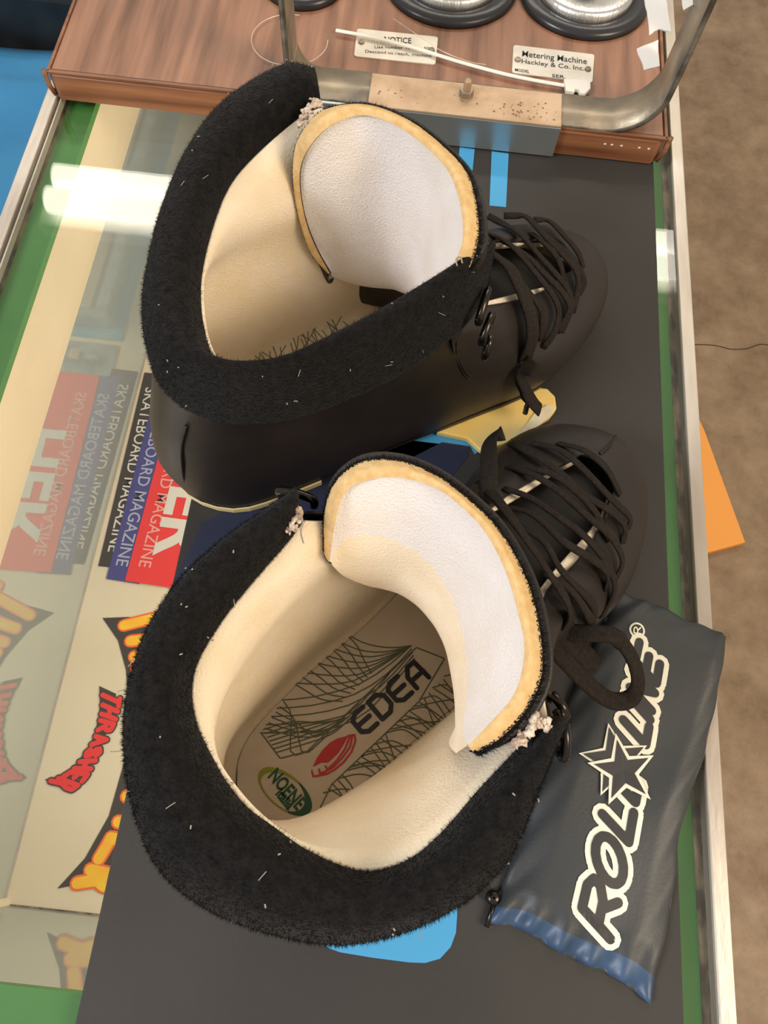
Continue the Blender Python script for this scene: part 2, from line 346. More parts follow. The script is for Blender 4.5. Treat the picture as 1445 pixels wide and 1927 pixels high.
patch([(380, 985), (300, 1150), (600, 1200), (880, 860), (882, 842), (700, 820)], 'darkblue', 'navy_print')

# ------------------------------------------------------------------ skate boots
SOLE = [(.282, .012), (.274, .032), (.252, .051), (.215, .055), (.165, .043), (.11, .036), (.06, .035), (.02, .028), (0, 0),
        (.02, -.027), (.06, -.034), (.11, -.036), (.165, -.041), (.21, -.043), (.247, -.028), (.272, -.008)]
RINGS = {  # one ring per height: front centre, seven left, back, seven right
 'B': [(.284, .012, .028), (.277, .034, .028), (.254, .054, .028), (.217, .058, .028), (.167, .046, .03), (.11, .039, .032), (.06, .038, .034), (.016, .030, .036), (-.004, 0, .038), (.016, -.029, .036), (.06, -.036, .034), (.11, -.038, .032), (.167, -.043, .03), (.212, -.046, .028), (.25, -.031, .028), (.275, -.010, .028)],
 'C': [(.273, .012, .044), (.265, .030, .044), (.244, .046, .044), (.21, .052, .045), (.165, .045, .048), (.11, .038, .05), (.06, .037, .052), (.014, .028, .054), (-.003, 0, .056), (.014, -.028, .054), (.06, -.036, .052), (.11, -.038, .05), (.165, -.042, .048), (.207, -.043, .045), (.24, -.029, .044), (.263, -.008, .044)],
 'D': [(.250, .009, .055), (.246, .022, .055), (.228, .036, .056), (.200, .044, .058), (.16, .042, .064), (.11, .037, .07), (.06, .035, .072), (.016, .026, .074), (.001, 0, .076), (.016, -.026, .074), (.06, -.035, .072), (.11, -.037, .07), (.158, -.040, .064), (.197, -.037, .058), (.225, -.024, .056), (.245, -.004, .055)],
 'E': [(.222, .006, .067), (.220, .024, .066), (.206, .034, .068), (.184, .040, .072), (.15, .040, .081), (.105, .037, .088), (.058, .034, .09), (.020, .024, .092), (.006, 0, .094), (.020, -.024, .092), (.058, -.034, .09), (.105, -.037, .088), (.148, -.038, .081), (.182, -.034, .072), (.203, -.026, .068), (.217, -.014, .066)],
 'F': [(.193, .003, .083), (.192, .025, .079), (.182, .033, .082), (.165, .037, .088), (.138, .040, .098), (.1, .039, .105), (.058, .036, .107), (.023, .024, .109), (.011, 0, .111), (.023, -.024, .109), (.058, -.036, .107), (.1, -.040, .105), (.136, -.040, .098), (.163, -.034, .088), (.180, -.027, .082), (.190, -.019, .079)],
 'G': [(.163, .001, .106), (.160, .027, .1), (.153, .035, .103), (.142, .040, .108), (.12, .045, .116), (.09, .045, .122), (.055, .041, .124), (.026, .027, .126), (.016, 0, .128), (.026, -.028, .126), (.055, -.043, .124), (.09, -.048, .122), (.12, -.046, .116), (.142, -.040, .108), (.152, -.032, .103), (.158, -.023, .1)],
}
def lin(a, t):
    i = min(int(t), len(a)-2); return a[i]+(a[i+1]-a[i])*(t-i)
BOOT = {}
ZI = .040
def make_boot(key, label, org, ang, O, I, zo, zi, ztop, TO, TS, TI, tz, tiz, dy, cdrop, xs, ZI, insd):
    ca, sa = math.cos(math.radians(ang)), math.sin(math.radians(ang))
    def Wd(x, y, z): return Vector((org[0]+x*ca-y*sa, org[1]+x*sa+y*ca, z))
    def Loc(p): dx, dyy = p.x-org[0], p.y-org[1]; return Vector((dx*ca+dyy*sa, -dx*sa+dyy*ca, p.z))
    root = thing('skate_boot', label, 'boot', Wd(.1, 0, 0))
    XS = lambda x: x if x < .1 else .1+(x-.1)*xs
    def r3(ring): return [Vector((XS(x), y+dy(x), z)) for x, y, z in ring]
    RG = dict(RINGS)
    if key == 'near':
        for kk in 'FG': RG[kk] = [(x-.009 if x < .03 else x, y, z) for x, y, z in RINGS[kk]]
    n = len(O); zof = zo if callable(zo) else (lambda j: zo)
    outer = [P(*O[j], zof(j)) for j in range(n)]; inner = [P(*I[j], zi) for j in range(n)]
    # ---- top ring of the leather shaft, tucked under the padded collar
    olow = [Loc(outer[j]) for j in range(n)]; cen = Vector((.06, -.005, 0)); top = []
    for s in range(1, 16):
        p = cat(olow, (n-1)*(s-1)/14); q = p.copy(); q.z = 0
        top.append(Vector((cen.x+(q.x-cen.x)*.955, cen.y+(q.y-cen.y)*.955, p.z-.004)))
    I_ring = [Vector(((top[0].x+top[-1].x)/2+.03, (top[0].y+top[-1].y)/2, .145))]+top
    sole = [Vector((XS(x), y+dy(x), .011+(.004 if x > .15 else 0))) for x, y in SOLE]
    rings = [sole]+[r3(RG[k]) for k in 'BCDEFG']+[I_ring]
    NC = 16*6
    rr = [[catc(r, j/6) for j in range(NC)] for r in rings]
    NR = (len(rings)-1)*5+1
    den = densify(rr, NR)
    full = [[Wd(*p) for p in r] for r in den]
    v, f = grid(full, True)
    bvh = BVHTree.FromPolygons(v, f)
    ff = []
    for k, q in enumerate(f):
        i, j = divmod(k, NC); s = (j+.5)/6; s = min(s, 16-s); ringpos = i/5
        if ringpos >= 3 and s < 1: continue
        ff.append(q)
    raw('leather_upper', v, ff, 'leather', root, smooth=True, solid=.0022, off=-1)
    # ---- dark tongue base seen under the laces, and cream edge of the facings
    rows = []
    for i in range(15, NR-4, 1):
        row = []
        for j in list(range(-10, 11)):
            p = den[i][j % NC].copy(); c = den[i][0]; p.z -= .010; p.x -= .004; row.append(Wd(*p))
        rows.append(row)
    raw('tongue_base', *grid(rows), 'throat', root, smooth=True)
    for sgn in (1, -1):
        rows = []
        for i in range(16, 27):
            a = den[i][(sgn*6) % NC]; b = den[i][(sgn*4) % NC]
            q = a.lerp(b, .45); rows.append([Wd(a.x, a.y, a.z-.0018), Wd(q.x, q.y, q.z-.0050)])
        raw('facing_edge', *grid(rows), 'facing', root, smooth=True, solid=.0012)
    # ---- outsole and heel
    so = [catc([Vector((XS(x), y+dy(x), 0)) for x, y in SOLE], j/4) for j in range(64)]
    fr = [p for p in so]
    v, f = prism([tuple(Wd(p.x, p.y, 0)[:2]) for p in fr], .0095, .0125); raw('outsole', v, f, 'leather', root)
    hp = [p for p in so if p.x < .075]; hp = sorted(hp, key=lambda p: math.atan2(p.y, p.x-.04))
    hp = [Vector((.04+(p.x-.04)*1.0, p.y*1.02, 0)) for p in hp]
    v, f = prism([tuple(Wd(p.x, p.y, 0)[:2]) for p in hp], .0036, .0094); raw('heel', v, f, 'cream', root, bev=.001)
    tp = [p for p in so if .17 < p.x < .262]; tp = sorted(tp, key=lambda p: math.atan2(p.y, p.x-.215))
    tp = [Vector((.215+(p.x-.215)*.85, p.y*.7, 0)) for p in tp]
    v, f = prism([tuple(Wd(p.x, p.y, 0)[:2]) for p in tp], .0085 if key == 'far' else .0036, .0094); raw('sole_pad', v, f, 'leather', root)
    # ---- padded collar
    def ctr(k): return (outer[k]+inner[k])/2
    rows = [[] for _ in range(9)]
    m = (n-1)*6+1
    for q in range(m):
        t = q/6; o = cat(outer, t); i_ = cat(inner, t); d = (o-i_); d.z = 0; w = d.length; d.normalize()
        e = min(1, min(q, m-1-q)/7+.15); zt = ztop; fade = math.sqrt(max(0, min(1, e)))
        base = i_.lerp(o, .5); base.z = zi
        zz = lambda h: zi+(h-zi)*fade
        def at_(a, h): p = i_+(o-i_)*a; p.z = h; return p
        mid = (zi+o.z)/2
        prof = [at_(.45, zi-.020), at_(.08, zi-.006), at_(.02, zi), at_(.20, zz(zt-.0020)), at_(.45, zz(zt)), at_(.72, zz(zt-.003)), at_(.93, zz((zt+o.z)/2-.001)), at_(1.0, o.z), at_(.97, o.z-cdrop)]
        for k in range(9): rows[k].append(prof[k])
    rd = densify(rows, 25)
    v, f = grid(rd); 
    # closed tip ends
    nc = len(rd[0])
    f.append(tuple(i*nc for i in range(25))); f.append(tuple(i*nc+nc-1 for i in range(24, -1, -1)))
    col = raw('padded_collar', v, f, 'plush', root, smooth=True)
    # fibres
    fv = []; ffc = []
    cells = [(i, j) for i in range(3, 23) for j in range(nc-1)]
    ws = []
    for i, j in cells:
        ws.append(((rd[i+1][j]-rd[i][j]).cross(rd[i][j+1]-rd[i][j])).length)
    pick = random.choices(cells, ws, k=26000)
    for i, j in pick:
        a, b = random.random(), random.random()
        p = rd[i][j].lerp(rd[i][j+1], a).lerp(rd[i+1][j].lerp(rd[i+1][j+1], a), b)
        nn = (rd[i+1][j]-rd[i][j]).cross(rd[i][j+1]-rd[i][j]).normalized()
        ref = p-(rd[12][j]-Vector((0, 0, .01)))
        if nn.dot(ref) < 0: nn = -nn
        r = Vector((random.gauss(0, 1), random.gauss(0, 1), random.gauss(0, .6)))
        d = (nn*.8+r*.75).normalized()*random.uniform(.0006, .0019); s = d.cross(Vector((random.random(), random.random(), 1))).normalized()*.00011
        k = len(fv); fv += [p-s-nn*.0002, p+s-nn*.0002, p+d]; ffc.append((k, k+1, k+2))
    h = raw('plush_pile', fv, ffc, 'hair', root); h['kind'] = 'stuff'
    fv = []; ffc = []
    for i, j in random.choices(cells, ws, k=45):
        p = rd[i][j].copy(); nn = (rd[i+1][j]-rd[i][j]).cross(rd[i][j+1]-rd[i][j]).normalized()
        if nn.z < 0: nn = -nn
        a = random.uniform(0, 6.28); L = random.choice([.0006, .0008, .001, .003]); d = Vector((math.cos(a), math.sin(a), 0))*L; s = Vector((-d.y, d.x, 0)).normalized()*.00012*(1.8 if L < .002 else 1); p += nn*.0012
        k = len(fv); fv += [p-s, p+s, p+d+s, p+d-s]; ffc.append((k, k+1, k+2, k+3))
    h = raw('lint', fv, ffc, 'lint', root); h['kind'] = 'stuff'
    # ---- lining: from the collar's inner edge down to the insole
    il = [Loc(p) for p in inner]
    r0 = [cat(il, (n-1)*(s-1)/14) for s in range(1, 16)]; r0 = [Vector((p.x, p.y, zi-.001)) for p in r0]
    def inset(ring, k, zoff=0, dd=.006):
        out = []
        for s in range(1, 16):
            p = ring[s]; a, b = ring[(s-1) % 16], ring[(s+1) % 16]; t = (b-a); t.z = 0; t.normalize(); nn = Vector((-t.y, t.x, 0))
            e = 1
            out.append(Vector((p.x-(.010 if e > 1 and ring[0].z > .06 else 0), p.y, p.z+zoff))+nn*dd*k*e)
        return out
    g, e_, d_2, c_ = r3(RG['G']), r3(RINGS['E']), r3(RINGS['D']), r3(RINGS['C'])
    ins = inset([Vector((p.x, p.y, ZI-.002-(ZI-.024)*max(0, min(1, (p.x-.155)/.06)))) for p in sole], 1, 0, insd)
    sg = 1
    rowsL = [r0, inset(g, sg, 0, .0065 if key == 'near' else .0055), inset(e_, sg, 0, .005), inset(c_, sg, -.004, .005), ins]
    rl = [[cat(r, 14*j/84) for j in range(85)] for r in rowsL]; rl = densify(rl, 21)
    rl = [[Wd(*p) for p in r] for r in rl]
    raw('lining', *grid(rl), 'lining', root, smooth=True, solid=.0015, off=0)
    # ---- insole
    io = [catc([Vector((p.x, p.y, 0)) for p in [ins[0].lerp(ins[-1], .5)+Vector((.004, 0, 0))]+ins], j/4) for j in range(64)]
    zin = lambda x: ZI-(ZI-.024)*max(0, min(1, (x-.155)/.06))
    def yw(x, sd):
        c = [p for p in io if (p.y > .004 if sd > 0 else p.y <= .004)]; return min(c, key=lambda p: abs(p.x-x)).y
    xs_ = [.006+.002*i for i in range(3)]+[.012+(.24-.012)*i/40 for i in range(1, 41)]
    rowi = []
    ioo = [p for p in io]
    for x in xs_:
        ys = []
        for a, b in zip(ioo, ioo[1:]+ioo[:1]):
            if (a.x-x)*(b.x-x) <= 0 and a.x != b.x: ys.append(a.y+(b.y-a.y)*(x-a.x)/(b.x-a.x))
        if len(ys) < 2: continue
        y0, y1 = min(ys), max(ys); rowi.append([Wd(x, y0+(y1-y0)*k/12, zin(x)) for k in range(13)])
    insl = raw('insole', *grid(rowi), 'insole', root)
    # ---- tongue
    nt = len(TO)
    def TZ(j): return lin(tz, j*(len(tz)-1)/(nt-1))
    tO = [P(*TO[j], TZ(j)) for j in range(nt)]; tS = [P(*TS[j], TZ(j)+.0008) for j in range(nt)]; tI = [P(*TI[j], tiz[j]) for j in range(nt)]
    K = (nt-1)*6+1
    cO, cS, cI = [[cat(a, j/6) for j in range(K)] for a in (tO, tS, tI)]
    cc = Wd(.065, -.005, 0)
    def outw(p, d): q = Vector((p.x-cc.x, p.y-cc.y, 0)).normalized(); return p+q*d
    edge = [outw(cO[j], .0022)-Vector((0, 0, .0035)) for j in range(K)]
    mid1 = []; mid2 = []
    for j in range(K):
        a, b = cS[j], cI[j]; q = a.lerp(b, .40); q.z = a.z+(b.z-a.z)*.26; mid1.append(q)
        q = a.lerp(b, .80); q.z = a.z+(b.z-a.z)*.60; mid2.append(q)
    gf = [max(0, min(1, (.150-cI[j].z)/.035))*min(1, (K-1-j)/(K*.32)) for j in range(K)]
    fo = Wd(1, 0, 0)-Wd(0, 0, 0)
    low = [cI[j]+fo*.022*gf[j]-Vector((0, 0, .012)) for j in range(K)]
    low2 = [low[j]+fo*.025*gf[j]-Vector((0, 0, .014)) for j in range(K)]
    inner_face = densify([cS, mid1, mid2, cI, low, low2], 61)
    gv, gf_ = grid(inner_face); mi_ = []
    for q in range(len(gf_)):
        i, j = divmod(q, K-1); a = j/(K-1); mi_.append(1 if (key == 'near' and i >= 13+17*a) else 0)  # near tongue: lower rows take the cream colour, upper rows stay white
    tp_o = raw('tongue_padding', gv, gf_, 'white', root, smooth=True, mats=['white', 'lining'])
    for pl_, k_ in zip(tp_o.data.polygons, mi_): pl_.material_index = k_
    bord = densify([[outw(p, .0002) for p in edge], [outw(p, -.0003)+Vector((0, 0, .0003)) for p in cO], [outw(p, -.0012)+Vector((0, 0, .0006)) for p in cS], [p-Vector((0, 0, .0006)) for p in mid1]], 16)[3:11]
    raw('tongue_border', *grid(bord), 'beige', root, smooth=True)
    ef = [min(1, min(j, K-1-j)/9) for j in range(K)]
    oface = densify([[p for p in cO], [cO[j].lerp(edge[j], .3+.7*ef[j]) for j in range(K)], [outw(cO[j], .0055*ef[j])-Vector((0, 0, .003+.005*ef[j])) for j in range(K)], [outw(cO[j].lerp(cI[j], .3), .008*ef[j])-Vector((0, 0, .005+.030*ef[j])) for j in range(K)], [outw(cI[j], .002+.014*ef[j])-Vector((0, 0, .004+.031*ef[j])) for j in range(K)]], 21)
    raw('tongue_cover', *grid(oface), 'leather', root, smooth=True)
    fv = []; ffc = []
    for _ in range(3500):
        t = random.uniform(0, K-1.01); p = cat(cO, t); q = cat(edge, t); p = p.lerp(q, random.uniform(-.05, 1))
        d = (outw(p, 1)-p)*random.uniform(.0, .0016)+Vector((random.gauss(0, .0007), random.gauss(0, .0007), random.uniform(0, .0012))); s = Vector((-d.y, d.x, 0)).normalized()*.00016
        k = len(fv); fv += [p-s, p+s, p+d]; ffc.append((k, k+1, k+2))
    h = raw('tongue_pile', fv, ffc, 'hair', root); h['kind'] = 'stuff'
    BOOT[key] = dict(root=root, ZI=ZI, W=Wd, Loc=Loc, bvh=bvh, insole=insl, den=den, NC=NC, NR=NR)
    return root
# far boot
farO = [(592, 172), (540, 178), (480, 200), (410, 250), (355, 325), (315, 410), (288, 500), (272, 600), (285, 690), (320, 745), (380, 778), (460, 790), (560, 778), (660, 742), (750, 700), (830, 645), (890, 590), (918, 530)]
farI = [(604, 198), (572, 212), (530, 247), (465, 302), (425, 362), (400, 430), (382, 510), (380, 570), (388, 625), (403, 670), (430, 696), (470, 708), (530, 700), (610, 660), (690, 615), (770, 570), (840, 530), (886, 508)]
fTO = [(618, 516), (588, 480), (568, 430), (555, 370), (552, 310), (562, 262), (598, 215), (650, 197), (705, 200), (768, 226), (825, 268), (872, 318), (890, 368), (897, 420), (893, 465), (880, 500)]
fTS = [(623, 513), (599, 470), (579, 421), (567, 363), (567, 315), (584, 276), (618, 240), (667, 218), (710, 220), (759, 242), (807, 278), (846, 320), (865, 363), (875, 412), (875, 460), (862, 494)]
fTI = [(625, 517), (632, 523), (640, 527), (650, 530), (665, 533), (680, 535), (695, 536), (712, 537), (730, 539), (745, 544), (760, 551), (772, 562), (785, 575), (800, 585), (815, 585), (835, 540)]
ftz = [.095, .108, .125, .143, .158, .170, .178, .181, .182, .182, .182, .182, .182, .181, .179, .174]
ftiz = [.090, .088, .086, .085, .085, .085, .085, .085, .085, .086, .088, .09, .10, .115, .135, .155]
make_boot('far', 'black skate boot farther back, beside the wooden metering machine, cream lined with padded plush collar', (-.1159, .167), 35.0, farO, farI,
          lambda j: .152 if j < 7 else max(.138, .152-(j-7)*.004), .165, .177, fTO, fTS, fTI, ftz, ftiz, lambda x: 0.0, .004, 1.05, .050, .017)
nearO = [(560, 938), (500, 985), (420, 1038), (345, 1105), (285, 1195), (250, 1300), (240, 1400), (255, 1515), (300, 1630), (385, 1705), (500, 1752), (640, 1775), (770, 1748), (880, 1690), (955, 1610), (1000, 1500), (1035, 1408), (1056, 1366)]
nearI = [(572, 978), (545, 1015), (490, 1078), (435, 1145), (388, 1215), (362, 1280), (368, 1350), (400, 1420), (450, 1500), (515, 1552), (590, 1603), (685, 1638), (765, 1618), (830, 1565), (890, 1495), (950, 1432), (1000, 1380), (1030, 1350)]
nTO = [(610, 1042), (612, 965), (632, 908), (680, 872), (745, 868), (815, 893), (880, 940), (938, 1000), (985, 1085), (1010, 1175), (1015, 1265), (985, 1335), (935, 1388), (890, 1414)]
nTS = [(619, 1054), (630, 980), (650, 920), (700, 897), (757, 895), (823, 915), (875, 953), (918, 1000), (955, 1070), (980, 1150), (993, 1225), (975, 1305), (925, 1367), (887, 1407)]
nTI = [(626, 1065), (650, 1086), (690, 1102), (725, 1110), (755, 1120), (785, 1140), (808, 1165), (825, 1190), (840, 1225), (850, 1275), (855, 1320), (857, 1355), (864, 1388), (879, 1403)]
ntz = [.150, .166, .176, .180, .182, .183, .183, .183, .182, .182, .181, .180, .178, .174]
ntiz = [.145, .130, .120, .115, .113, .112, .112, .112, .113, .118, .125, .138, .155, .173]
make_boot('near', 'black skate boot nearest the camera, printed insole and red logo visible inside its padded collar', (-.053, -.004), 47.0, nearO, nearI,
          .152, .165, .177, nTO, nTS, nTI, ntz, ntiz, lambda x: 0.0, .012, 1.0, .040, .0075)

# ---- insole print (worked out in the boot's own frame, then printed in both boots)
NB = BOOT['near']
def z4(u, v): p = NB['Loc'](P(450+u/3.36, 1180+v/3.36, ZI)); return Vector((p.x, p.y))
lines = []
conv = (1090, 118)
LB = [(672, 40), (628, 92), (580, 130), (545, 180), (490, 228), (428, 290), (355, 355)]
for k, (a, b) in enumerate(LB):
    mx = (a+conv[0])/2; my = (b+conv[1])/2+45+10*k; lines.append([z4(a, b), z4((a+mx)/2, (b+my)/2+14), z4(mx, my), z4((mx+conv[0])/2, (my+conv[1])/2+10), z4(*conv)])
for k in range(8):                        # crossing strands of the upper net
    a = 672-46*k; b = 45+45*k
    lines.append([z4(a, b), z4(a+70, b+70-4*k), z4(a+120+8*k, b+170-10*k), z4(a+165+20*k, b+250-20*k)])
for k in range(9):                        # dense band
    if k % 2 == 0: lines.append([z4(270-17*k, 462+26*k), z4(480-10*k, 440+28*k), z4(760-18*k, 360+34*k), z4(960-16*k, 230+36*k), z4(1085+3*k, 118+10*k)])
for k in range(0, 12, 2):
    lines.append([z4(280-12*k, 470+17*k), z4(330+12*k, 560+14*k), z4(330+38*k, 760-18*k if k > 2 else 800), z4(470+48*k, 770-48*k)])
for k in range(7): lines.append([z4(150+14*k, 650+24*k), z4(330+40*k, 600+14*k), z4(560+28*k, 610-10*k)])
lines.append([z4(135, 665), z4(190, 765), z4(245, 822), z4(310, 842), z4(395, 812), z4(470, 750), z4(600, 630), z4(800, 430), z4(1000, 240), z4(1120, 130), z4(1200, 122), z4(1285, 180), z4(1310, 270), z4(1240, 370), z4(1000, 600), z4(700, 890), z4(560, 1020), z4(515, 1080), z4(512, 1145)])
random.seed(3)
for k in range(26):
    t = k/25; a = (1290-760*t, 330+720*t); an = random.choice([20, 60, 75, -8, 40]); L = 170+240*math.sin(math.pi*min(1, t+.15))
    r = math.radians(an); b = (a[0]+L*math.cos(r), a[1]+L*math.sin(r)); lines.append([z4(*a), z4((a[0]+b[0])/2+10, (a[1]+b[1])/2-12), z4(*b)])
for k in range(10):
    lines.append([z4(620+75*k, 960-72*k), z4(760+70*k, 930-70*k), z4(900+62*k, 960-60*k)])
random.seed(11)
for key, my in (('near', 1), ('far', -1)):
    B = BOOT[key]; polys = []
    for L in lines:
        q = [Vector((p.x, p.y*my, 0)) for p in L]; q = smoothline(q, 9); polys += [s for s in stroke2d([(p.x, p.y) for p in q], .0006) if len(s) == 4]
    ok = []
    for s in polys:
        cpt = sum(s, Vector((0, 0)))/4
        if cpt.x < .156 and abs(cpt.y) < (.012+.28*cpt.x if cpt.x < .085 else .036): ok.append(s)
    lay('insole_net_print', ok, lambda x, y, h: B['W'](x, y, B['ZI']+h), 'mesh', B['insole'] and B['root'], .00015)
root = NB['root']
A, Bp = P(683, 1386, ZI), P(812, 1270, ZI); fm, L = plane_map(A, Bp)
hh = L*.235; w = L/4.25
def E_(x): return [[(x+w*.86, hh), (x+w*.35, hh), (x+w*.08, hh*.8), (x+w*.08, hh*.2), (x+w*.35, 0), (x+w*.86, 0)], [(x+w*.12, hh*.5), (x+w*.82, hh*.5)]]
def D_(x): return [[(x+w*.1, 0), (x+w*.1, hh), (x+w*.6, hh), (x+w*.86, hh*.75), (x+w*.86, hh*.25), (x+w*.6, 0), (x+w*.1, 0)]]
def A_(x): return [[(x+w*.1, 0), (x+w*.1, hh*.65), (x+w*.4, hh), (x+w*.8, hh), (x+w*.86, 0)], [(x+w*.1, hh*.4), (x+w*.86, hh*.4)]]
ps = []
for L_ in E_(0)+D_(w*1.07)+E_(w*2.14)+A_(w*3.21): ps += stroke2d(L_, .0023)
lay('insole_wordmark', ps, fm, 'black', root, .0003)
def W4(pl): return [NB['W'](z4(*p).x, z4(*p).y, ZI+.0003) for p in pl]
def flat(name, pl, m, z=.0): 
    q = W4(pl); me = raw(name, [p+Vector((0, 0, z)) for p in q], [tuple(range(len(q)))], m, root); return me
flat('insole_emblem', [(465, 885), (490, 830), (525, 780), (570, 735), (620, 705), (690, 688), (660, 745), (625, 800), (585, 838), (560, 858), (520, 858)], 'red')
em_l = []
for L_ in ([(690, 688), (730, 682), (735, 720), (710, 790), (660, 855), (600, 905), (555, 928), (500, 940), (468, 945), (460, 910)], [(700, 690), (670, 770), (620, 840), (560, 900), (545, 915), (510, 925), (505, 900)], [(715, 690), (700, 760), (650, 830), (590, 890), (560, 905), (545, 880)]):
    em_l += stroke2d([z4(*p) for p in L_], .0009)
lay('insole_emblem', em_l, lambda x, y, h: NB['W'](x, y, ZI+h), 'red', root, .00035)
def ring_poly(c, a, b, rot, t0, t1, wf, n=30):
    qs = []
    for k in range(n):
        r = []
        for kk in (k, k+1):
            t = math.radians(t0+(t1-t0)*kk/n); wd = wf(kk/n)
            for s in (1, 1-wd): r.append((c[0]+math.cos(rot)*a*s*math.cos(t)-math.sin(rot)*b*s*math.sin(t), c[1]+math.sin(rot)*a*s*math.cos(t)+math.cos(rot)*b*s*math.sin(t)))
        qs.append([z4(*r[0]), z4(*r[2]), z4(*r[3]), z4(*r[1])])
    return qs
rot = math.radians(40)
lay('sole_badge', ring_poly((290, 1040), 205, 105, rot, 150, 280, lambda t: .10+.12*math.sin(math.pi*t)), lambda x, y, h: NB['W'](x, y, ZI+h), 'green_y', root, .0003)
lay('sole_badge', ring_poly((290, 1040), 205, 105, rot, -80, 60, lambda t: .10+.18*math.sin(math.pi*t)), lambda x, y, h: NB['W'](x, y, ZI+h), 'green_d', root, .0003)
lay('sole_badge', ring_poly((290, 1040), 205, 105, rot, 60, 150, lambda t: .10), lambda x, y, h: NB['W'](x, y, ZI+h), 'green_y', root, .0003)
def p4(u, v): return P(450+u/3.36, 1180+v/3.36, ZI)
fm, L = plane_map(p4(178, 945), p4(365, 1160)); text('badge_lettering', 'NOENE', fm, .0085, 'green_d', root, bold=.03, xs=L/(3.35*.0085), h=.0004)
fm, L = plane_map(p4(228, 1055), p4(325, 1180)); text('badge_lettering', 'italia', fm, .0055, 'green_d', root, bold=.04, xs=L/(2.2*.0055), h=.0004)

# ---- laces, hooks, stitching: drawn over the leather surface
def on_boot(key, u, v, lift):
    B = BOOT[key]; o = Vector((0, 0, H)); d = (P(u, v, 0)-o).normalized(); loc, nn, i, t = B['bvh'].ray_cast(o, d)
    if loc is None or loc.z < .012: q = P(u, v, .05); return q, Vector((0, 0, 1))
    if nn.z < 0: nn = -nn
    return loc+nn*lift, nn
def lace(key, px, lift=.003, w=.0046, t=.0015, name='lace', n=26, m='lace', bow=0):
    a = [on_boot(key, u, v, lift if 0 < k < len(px)-1 else .0002) for k, (u, v) in enumerate(px)]
    pts = smoothline([q[0] for q in a], n); nr = smoothline([q[1] for q in a], n)
    for _ in range(3): pts = [pts[0]]+[(pts[i-1]+pts[i]*2+pts[i+1])/4 for i in range(1, n-1)]+[pts[-1]]
    pts = [p+Vector((0, 0, bow*math.sin(math.pi*i/(n-1)))) for i, p in enumerate(pts)]
    return raw(name, *ribbon(pts, nr, w, t), m, BOOT[key]['root'], smooth=True)
F_ = [[(918, 406), (949, 425), (974, 453), (999, 484), (1030, 518), (1058, 549), (1068, 580), (1055, 624)],
      [(948, 406), (974, 408), (990, 425), (1012, 456), (1037, 481), (1065, 509), (1080, 537), (1077, 587)],
      [(1005, 414), (1030, 428), (1055, 456), (1080, 484), (1097, 504)],
      [(918, 440), (946, 468), (974, 499), (1002, 534), (1030, 568), (1040, 596), (1030, 630), (1021, 655)],
      [(1018, 453), (1049, 475), (1074, 506), (1091, 534), (1088, 552)],
      [(945, 455), (980, 492), (1015, 530), (1048, 562), (1060, 590), (1048, 624)],
      [(920, 470), (950, 510), (985, 560), (1010, 590), (1018, 640)],
      [(1000, 440), (1012, 470), (1040, 500), (1062, 530)]]
for k, L_ in enumerate(F_): lace('far', L_, .0030+.0012*(k % 2), bow=.002)
lace('far', [(921, 478), (940, 510), (962, 549), (980, 593), (986, 630), (987, 677)], .006, .010, .002)
Bf = BOOT['far']
def free_lace(key, pts, w, t=.0016, name='lace', up=(0, 0, 1), n=40, m='lace'):
    p = smoothline(pts, n); return raw(name, *ribbon(p, [Vector(up)]*n, w, t), m, BOOT[key]['root'], smooth=True)
e0 = on_boot('far', 987, 670, .007)[0]
free_lace('far', [e0, P(984, 705, .052), P(990, 735, .040), P(1003, 757, .032), P(1016, 772, .026)], .0085)
free_lace('far', [e0-Vector((.004, 0, .002)), P(978, 715, .048), P(982, 740, .036), P(992, 752, .03)], .006)
raw('aglet', *tube([P(997, 752, .030), P(991, 766, .024), P(988, 778, .02)], .0016, 8), 'spool', Bf['root'], smooth=True)
z6 = lambda u, v: (800+u/2.24, 750+v/2.24)
N_ = [[(360, 190), (450, 260), (560, 340), (640, 420), (740, 480), (820, 540), (830, 610)],
      [(350, 290), (440, 350), (540, 420), (640, 510), (740, 590), (800, 680), (800, 760)],
      [(330, 380), (430, 440), (540, 520), (640, 590), (730, 690), (780, 800), (740, 920)],
      [(560, 190), (650, 250), (740, 320), (820, 405)],
      [(450, 190), (560, 240), (660, 330), (760, 440), (840, 510), (850, 550)],
      [(340, 460), (440, 520), (540, 620), (640, 680), (730, 730), (760, 800)],
      [(400, 540), (480, 620), (530, 720), (600, 800), (680, 860), (710, 930)],
      [(500, 740), (580, 830), (660, 920), (700, 960)],
      [(420, 300), (500, 330), (600, 400), (700, 500), (770, 600)]]
for k, L_ in enumerate(N_): lace('near', [z6(*p) for p in L_], .0030+.0012*(k % 2), bow=.002)
lace('near', [(947, 815), (936, 855), (926, 900), (920, 945)], .0085, .0085, .0018)
lace('near', [(905, 905), (925, 960), (965, 1020), (1010, 1090), (1050, 1150), (1062, 1175)], .006, .007)
